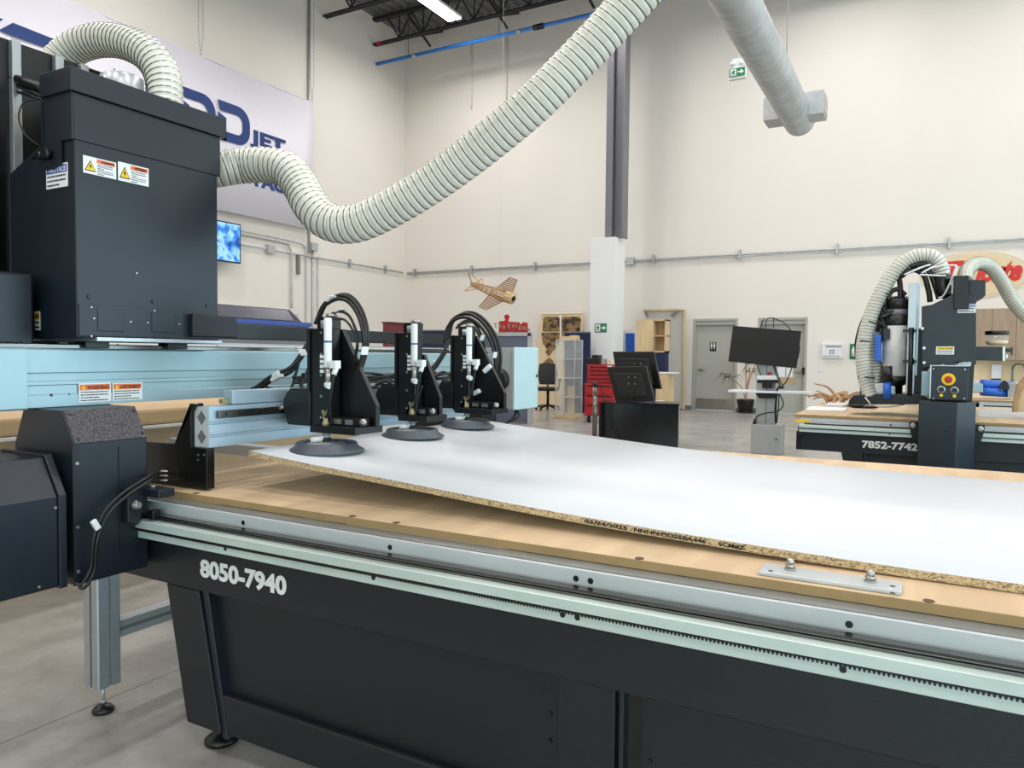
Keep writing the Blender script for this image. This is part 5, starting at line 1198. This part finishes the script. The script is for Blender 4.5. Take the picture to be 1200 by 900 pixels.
# navy partition and black chair
t = thing('office_partition', 'navy partition screen left of the farthest suction gripper', 'partition', (-5.5, 12, 0))
slab('panel', frect(484, 388, 524, 520), 12, .06, NAVY, t); slab('cap_rail', frect(484, 386.5, 524, 388), 11.99, .08, STEELGREY, t)
a, b = PY(484, 470, 11.9), PY(524, 470, 11.9)
for xx in (a.x + .08, b.x - .08): obj('foot', MB().box(xx - .04, xx + .04, 11.8, 12.25, 0, .04), STEELGREY, t)
def office_chair(label, x, y, z_seat, back, face):
    """five-star swivel chair; face = rotation of its front"""
    t = thing('office_chair', label, 'chair', (x, y, 0), None)
    R_ = Matrix.Rotation(face, 3, 'Z'); L = lambda a, b, c_: V((x, y, 0)) + R_ @ V((a, b, c_))
    st = obj('seat', MB().obox(L(0, 0, z_seat), (.5, .48, .09), R_), RUBBER, t, .03)
    bk = [L(sx * w, .24 + dy, z) for sx, w, dy, z in ((-1, .2, 0, z_seat + .1), (-1, .25, .03, z_seat + .35), (-1, .21, .08, z_seat + back), (0, .0, .09, z_seat + back + .04), (1, .21, .08, z_seat + back), (1, .25, .03, z_seat + .35), (1, .2, 0, z_seat + .1))]
    obj('backrest', MB().prism(bk, R_ @ V((0, .07, 0))), RUBBER, t, .02)
    obj('back_bar', MB().bar(L(0, .2, z_seat - .05), L(0, .32, z_seat + .25), .05), BLACK, t)
    for s in (-1, 1): obj('armrest', MB().bar(L(s * .29, -.12, z_seat + .22), L(s * .29, .14, z_seat + .22), .06).bar(L(s * .29, 0, z_seat + .22), L(s * .26, .02, z_seat - .03), .035), BLACK, t, .008)
    obj('gas_column', MB().cyl(L(0, 0, .1), L(0, 0, z_seat - .03), .035, 14), BLACK, t)
    for k in range(5):
        a = k * 2 * PI / 5 + .3; e = L(.3 * math.cos(a), .3 * math.sin(a), .07)
        lg = obj('base_arm', MB().bar(L(0, 0, .12), e, .045), BLACK, t, .006); obj('caster', MB().cyl(e + V((-.02, 0, -.04)), e + V((.02, 0, -.04)), .03, 12), BLACK, lg)
    return t
c = PY(505, 440, 11.2); office_chair('black office chair in front of the navy partition', c.x, 11.2, .62, .82, .2)
# slate partition and puzzle sign
t = thing('office_partition', 'slate grey partition screen behind the daylight-tinted electrical cabinet', 'partition', (-5, 13, 0))
slab('panel', frect(562, 393, 618, 500), 13, .05, SLATE, t)
slab('cap_rail', frect(562, 389.5, 622, 394), 12.98, .09, GALV, t); slab('end_post', frect(618, 390, 622, 500), 12.98, .09, GALV, t)
a, b = PY(562, 470, 13), PY(620, 470, 13)
for xx in (a.x + .1, b.x - .1): obj('foot', MB().box(xx - .04, xx + .04, 12.8, 13.3, 0, .04), STEELGREY, t)
t = thing('puzzle_sign', 'red jigsaw shaped sign reading The Enigma on the slate partition', 'sign', (PY(600, 389, 13).x, 13.02, PY(600, 389, 13).z))
pz = [(584.5, 389.5), (584.5, 376.5), (591, 376), (592, 374.5), (590.8, 372)]
pz += [(593.6 + 2.8 * math.cos(a), 371 - 2.6 * math.sin(a)) for a in [PI * (1.0 - i / 8) for i in range(9)]]
pz += [(596.2, 373), (595, 375.5), (596, 377), (608, 377.5), (609, 379.5), (612, 379.5), (611.8, 377.5), (617.5, 378), (618, 389.5)]
LETTER = M('tan_letter', (150, 128, 112), .5)
slab('jigsaw_piece', pz, 13.01, .03, RED, t, .002)
a, b = PY(579, 386, 12.995), PY(622, 389, 12.995)
for i, (chh, px, py, rot) in enumerate((('T', 579, 384.5, .2), ('h', 584.5, 384.2, .05), ('e', 588.8, 385, -.05), ('E', 594.8, 384.5, .0), ('n', 600, 384.2, .05), ('i', 604.6, 383.8, .0), ('g', 607.2, 385, .0), ('m', 611.5, 386.2, -.12), ('a', 617.6, 387.8, -.3))):
    o = PY(px, py, 13.0); text('sign_letter', chh, .13, LETTER, t, (o.x, 13.004, o.z), (math.cos(rot), 0, math.sin(rot)), (-math.sin(rot), 0, math.cos(rot)), .004, .004)
slab('green_patch', [(594, 389.4), (597, 388), (603, 388), (606, 389.4)], 13.005, .004, GREEN, t, 0)
# wooden aeroplane
t = thing('model_aeroplane', 'wooden skeleton model aeroplane hung in front of the back wall', 'model aeroplane', PD(580, 340, 16.6))
tail, nose = PD(553, 333, 17.0), PD(600, 349.5, 16.2)
fd = (nose - tail).normalized(); L_ = (nose - tail).length
w1, w2 = PD(566, 361, 16.2), PD(601.5, 327, 16.9); wm = tail + fd * L_ * .74
upv = fd.cross(w2 - w1).normalized(); upv = upv if upv.z > 0 else -upv; sd = fd.cross(upv)
fus = MB(); N = 9
def rad(s): return .045 + .085 * min(1, s * 1.35)
for i in range(N + 1):
    s = i / N; c = tail + fd * L_ * s; r_ = rad(s)
    ring = [c + sd * r_ * math.cos(2 * PI * k / 10) + upv * r_ * math.sin(2 * PI * k / 10) for k in range(10)]
    for k in range(10): fus.bar(ring[k], ring[(k + 1) % 10], .016)
for k in range(10):
    for i in range(N):
        s0, s1 = i / N, (i + 1) / N
        an = 2 * PI * k / 10
        fus.bar(tail + fd * L_ * s0 + (sd * math.cos(an) + upv * math.sin(an)) * rad(s0), tail + fd * L_ * s1 + (sd * math.cos(an) + upv * math.sin(an)) * rad(s1), .014)
obj('fuselage', fus, BALSA, t)
obj('nose_cowl', MB().lathe([(.13, -.14), (.132, 0), (.10, .03), (.05, .05)], nose, fd, 18), WOOD, t); obj('engine_opening', MB().lathe([(.06, .045), (.055, .055)], nose, fd, 14), BLACK, t)
RIBW = M('brown_rib_wood', (138, 100, 66), .7, var=.1)
def wing(tip, nm):
    wb = MB()
    for f_ in (-.27, .27):
        wb.bar(wm + fd * f_, tip + fd * f_ * .45, .014)
    for i in range(9):
        s = .16 + .84 * i / 8; c = wm + (tip - wm) * s; ch_ = .30 * (1 - s) + .13 * s
        wb.bar(c - fd * ch_, c + fd * ch_, .026, .016, upv)
    obj(nm, wb, RIBW, t)
wing(w1, 'wing'); wing(w2, 'wing')
tb_ = MB(); tp = tail + upv * .30 - fd * .02
tb_.bar(tail + fd * .0, tp, .02).bar(tp, tp + fd * .1, .02).bar(tp + fd * .1, tail + fd * .42, .02).bar(tail + fd * .05 + sd * .28, tail + fd * .05 - sd * .28, .02).bar(tail + fd * .3 + sd * .05, tail + fd * .08 + sd * .28, .02).bar(tail + fd * .3 - sd * .05, tail + fd * .08 - sd * .28, .02)
obj('tail_frame', tb_, BALSA, t)
obj('hanging_line', MB().cyl(wm + upv * .1, V((wm.x, wm.y, ZC)), .002, 5), WHITEPL, t)
# leaning poster board
t = thing('poster_board', 'cream framed board with dark printed panels leaning on back wall', 'poster', (PY(659, 470, 18.6).x, 18.6, 0))
obj('board', MB().prism([PY(634.5, 366, 18.72), PY(683, 365, 18.72), V((PY(683, 365, 18.72).x, 18.45, 0)), V((PY(634.5, 366, 18.72).x - .1, 18.45, 0))], (0, .04, 0)), GOLD, t, .004)
zpt = PY(659, 365.5, 18.72).z
lean = lambda p: PY(*p, 18.45 + .27 * max(0, min(1, PY(*p, 18.6).z / zpt)) - .03)
def print_on(nm, pts, mat): 
    P = [lean(p) for p in pts]; obj(nm, MB().prism(P, (0, .008, 0)), mat, t)
print_on('printed_panel', [(636.5, 373), (639, 371), (653, 371), (655.5, 373), (655, 388), (636, 388)], POSTER)
print_on('printed_panel', [(634.5, 390), (656, 390), (655, 400), (650, 408), (646, 412), (643, 417), (639, 413), (641, 409), (636, 402)], POSTER)
print_on('printed_panel', [(658.5, 373), (661, 371), (679, 371), (680.5, 374), (679, 394), (658.5, 394)], POSTER)
print_on('printed_panel', [(633, 438), (637, 424), (644, 419), (648, 423), (649, 436), (645, 444), (633, 444)], POSTER)
print_on('frame_bar', [(633, 366.5), (683, 365.5), (683, 367), (633, 368)], PAPER); print_on('frame_bar', [(656.3, 369), (657.8, 369), (657.4, 410), (656, 410)], PAPER)
# navy partition, display case, chair, tool chest
t = thing('office_partition', 'dark navy partition screen behind the clear display case', 'partition', (PY(676, 470, 15.6).x, 15.6, 0))
slab('panel', frect(661.5, 390, 691, 484), 15.6, .06, NAVY, t); slab('cap_rail', frect(661.5, 388.5, 691, 390.2), 15.59, .08, STEELGREY, t)
a, b = PY(661.5, 470, 15.6), PY(691, 470, 15.6)
for xx in (a.x + .1, b.x - .1): obj('foot', MB().box(xx - .04, xx + .04, 15.4, 15.85, 0, .04), STEELGREY, t)
cy0 = 14.45; a, b = PY(650, 489, cy0), PY(673, 489, cy0); z1_ = PY(660, 399, cy0).z
t = thing('display_case', 'tall clear display case on a wooden base beside the red tool chest', 'display case', ((a.x + b.x) / 2, cy0 + .2, 0))
x0, x1_ = a.x, b.x
obj('base', MB().box(x0 - .03, x1_ + .03, cy0 - .03, cy0 + .45, 0, .07), WOOD, t, .004)
obj('case_panes', MB().box(x0, x1_, cy0, cy0 + .008, .07, z1_).box(x0, x1_, cy0 + .40, cy0 + .408, .07, z1_).box(x0, x0 + .008, cy0 + .008, cy0 + .40, .07, z1_).box(x1_ - .008, x1_, cy0 + .008, cy0 + .40, .07, z1_), GLASSC, t)
cz = MB()
for xx in (x0, x1_ - .015):
    for yy in (cy0, cy0 + .395): cz.box(xx, xx + .015, yy, yy + .015, .07, z1_)
obj('corner_strip', cz, SILL, t)
for py in (421, 443.5, 466): z_ = PY(660, py, cy0).z; obj('shelf', MB().box(x0 + .01, x1_ - .01, cy0 + .01, cy0 + .39, z_, z_ + .012), SILL, t)
obj('case_top', MB().box(x0, x1_, cy0, cy0 + .408, z1_, z1_ + .015), SILL, t)
tag(obj('wooden_offcut', MB().box(x0 + .06, x1_ + .02, cy0 + .05, cy0 + .2, z1_ + .016, z1_ + .09).box(x0 + .3, x1_ + .01, cy0 + .06, cy0 + .19, z1_ + .09, z1_ + .11), WOOD, None, .005), 'small wooden block on top of the clear display case', 'wood piece')
tag(obj('wooden_tower', MB().box(x0 + .22, x0 + .34, cy0 + .15, cy0 + .27, .071, .70).box(x0 + .20, x0 + .36, cy0 + .13, cy0 + .29, .071, .12), WOOD, None, .006), 'tall pale wooden model standing inside the clear display case', 'wood model')
c = PY(642, 470, 16.6); office_chair('black office chair left of the clear display case', c.x, 16.6, .52, .62, .5)
TY = 13.9; a, b = PY(686, 425, TY), PY(720, 425, TY)
t = thing('tool_chest', 'red rolling tool chest at the foot of the white column', 'tool chest', ((a.x + b.x) / 2, TY + .25, 0))
ztop = PY(700, 427, TY).z
obj('cabinet_lower', MB().box(a.x - .01, b.x, TY, TY + .5, .14, .80), RED, t, .006); obj('chest_upper', MB().box(a.x + .03, b.x - .01, TY + .02, TY + .48, .81, ztop), RED, t, .006)
for k, (z0_, z1__) in enumerate(((.17, .38), (.39, .58), (.59, .78))):
    d_ = obj('drawer', MB().box(a.x + .015, b.x - .02, TY - .014, TY, z0_, z1__ - .012), RED, t, .004); obj('drawer_pull', MB().box(a.x + .06, b.x - .06, TY - .026, TY - .013, z1__ - .045, z1__ - .02), BLACK, d_)
n_ = 4
for k in range(n_):
    z0_ = .83 + (ztop - .86) * k / n_; z1__ = .83 + (ztop - .86) * (k + 1) / n_
    d_ = obj('drawer', MB().box(a.x + .05, b.x - .03, TY + .006, TY + .02, z0_, z1__ - .012), RED, t, .003); obj('drawer_pull', MB().box(a.x + .1, b.x - .08, TY - .004, TY + .007, z1__ - .035, z1__ - .016), BLACK, d_)
for xx in (a.x + .06, b.x - .08): obj('caster', MB().cyl((xx - .02, TY + .08, .06), (xx + .02, TY + .08, .06), .06, 16).box(xx - .025, xx + .025, TY + .05, TY + .12, .1, .14), RUBBER, t)
obj('side_handle', MB().tube([(a.x - .01, TY + .1, .5), (a.x - .06, TY + .1, .5), (a.x - .06, TY + .4, .5), (a.x - .01, TY + .4, .5)], .012, 8), BLACK, t)
q = PY(695, 420, TY + .1)
t = thing('label_printer', 'small black device on top of the red tool chest', 'device', (q.x, TY + .2, ztop)); obj('body', MB().box(q.x - .15, q.x + .12, TY + .08, TY + .36, ztop + .001, ztop + .13), BLACK, t, .015); obj('lid', MB().box(q.x - .04, q.x + .10, TY + .12, TY + .34, ztop + .13, ztop + .19), SCREEN, t, .01)
q = PY(708, 420, TY + .1); tag(obj('supply_box', MB().box(q.x - .06, q.x + .02, TY + .1, TY + .22, ztop + .001, ztop + .12), GREYPL, None, .004), 'small grey box on tool chest right of the black device', 'box')
q = PY(711, 420, TY + .1); tag(obj('supply_box', MB().box(q.x - .01, q.x + .05, TY + .12, TY + .2, ztop + .001, ztop + .10), GOLD, None, .004), 'small tan box at right end of the red tool chest top', 'box')
# right of the column
t = thing('picture_panel', 'white framed blue panel just right of the white column', 'panel', (PY(737, 400, 17.2).x, 17.2, 0))
slab('frame', frect(731, 387, 745, 482), 17.2, .04, PAPER, t); slab('blue_field', frect(733, 390.5, 743.5, 412.5), 17.19, .01, BRIGHTBLUE, t, 0); slab('side_edge', frect(730, 387, 731.2, 482), 17.19, .05, STEELGREY, t)
t = thing('plywood_cabinet', 'open pale plywood box cabinet on a navy stand in front of grey sheet', 'cabinet', (PY(765, 400, 16.6).x, 16.8, 0))
CY = 16.6
slab('side_board', [(746, 375), (765, 374.5), (765, 413), (746, 413)], CY, .02, WOOD, t)
p0, p1 = PY(765, 374.5, CY), PY(779.5, 413, CY)
obj('box_shell', MB().box(p0.x, p1.x, CY - .0, CY + .35, p0.z - .03, p0.z).box(p0.x, p1.x, CY, CY + .35, p1.z, p1.z + .03).box(p1.x - .02, p1.x, CY, CY + .35, p1.z, p0.z).box(p0.x, p0.x + .02, CY, CY + .35, p1.z, p0.z), WOOD, t)
obj('back_board', MB().box(p0.x, p1.x, CY + .33, CY + .35, p1.z, p0.z), WOOD, t); obj('shelf_board', MB().box(p0.x, p1.x, CY + .02, CY + .33, (p0.z + p1.z) / 2 - .01, (p0.z + p1.z) / 2 + .01), WOOD, t)
slab('navy_stand', frect(746, 413, 779, 482), CY + .02, .3, NAVY, t)
a = PY(757, 436, 15.4); b = PY(788, 436, 15.4)
t = thing('side_table', 'white topped side table behind the desk displays', 'table', ((a.x + b.x) / 2, 15.6, 0))
obj('table_top', MB().box(a.x, b.x, 15.4, 15.9, a.z - .03, a.z), WHITEPL, t, .004)
obj('panel_leg', MB().box(a.x + .22, b.x - .10, 15.42, 15.88, 0, a.z - .03), WOOD, t, .003)
tag(obj('storage_carton', MB().box(b.x - .36, b.x - .14, 15.1, 15.35, .0, .42), WHITEPL, None, .006), 'white carton on the floor beside side table leg', 'box')
t = thing('leaning_sheet', 'tall pale grey sheet with tan wooden edging leaning at the back wall', 'panel', (PY(780, 480, 18.5).x, 18.5, 0))
GS = M('pale_grey_sheet', (184, 180, 172), .5, var=.06, scale=2)
slab('sheet', [(757, 363.5), (802, 363.5), (801, 479), (757, 479)], 18.55, .02, GS, t)
slab('edge_strip', [(753, 362.5), (793, 361.5), (803, 362.5), (803, 364), (793, 364.2), (753, 364.5)], 18.5, .08, WOOD, t); slab('edge_strip', [(801, 364), (803.3, 364), (802, 479.5), (799.8, 479.5)], 18.5, .06, WOOD, t)
slab('corner_brace', [(754, 364.5), (757, 364.5), (759, 371), (757, 371)], 18.5, .05, BASEB, t); slab('corner_brace', [(791, 364.5), (796, 364.5), (788, 371), (786, 370)], 18.5, .04, BASEB, t)
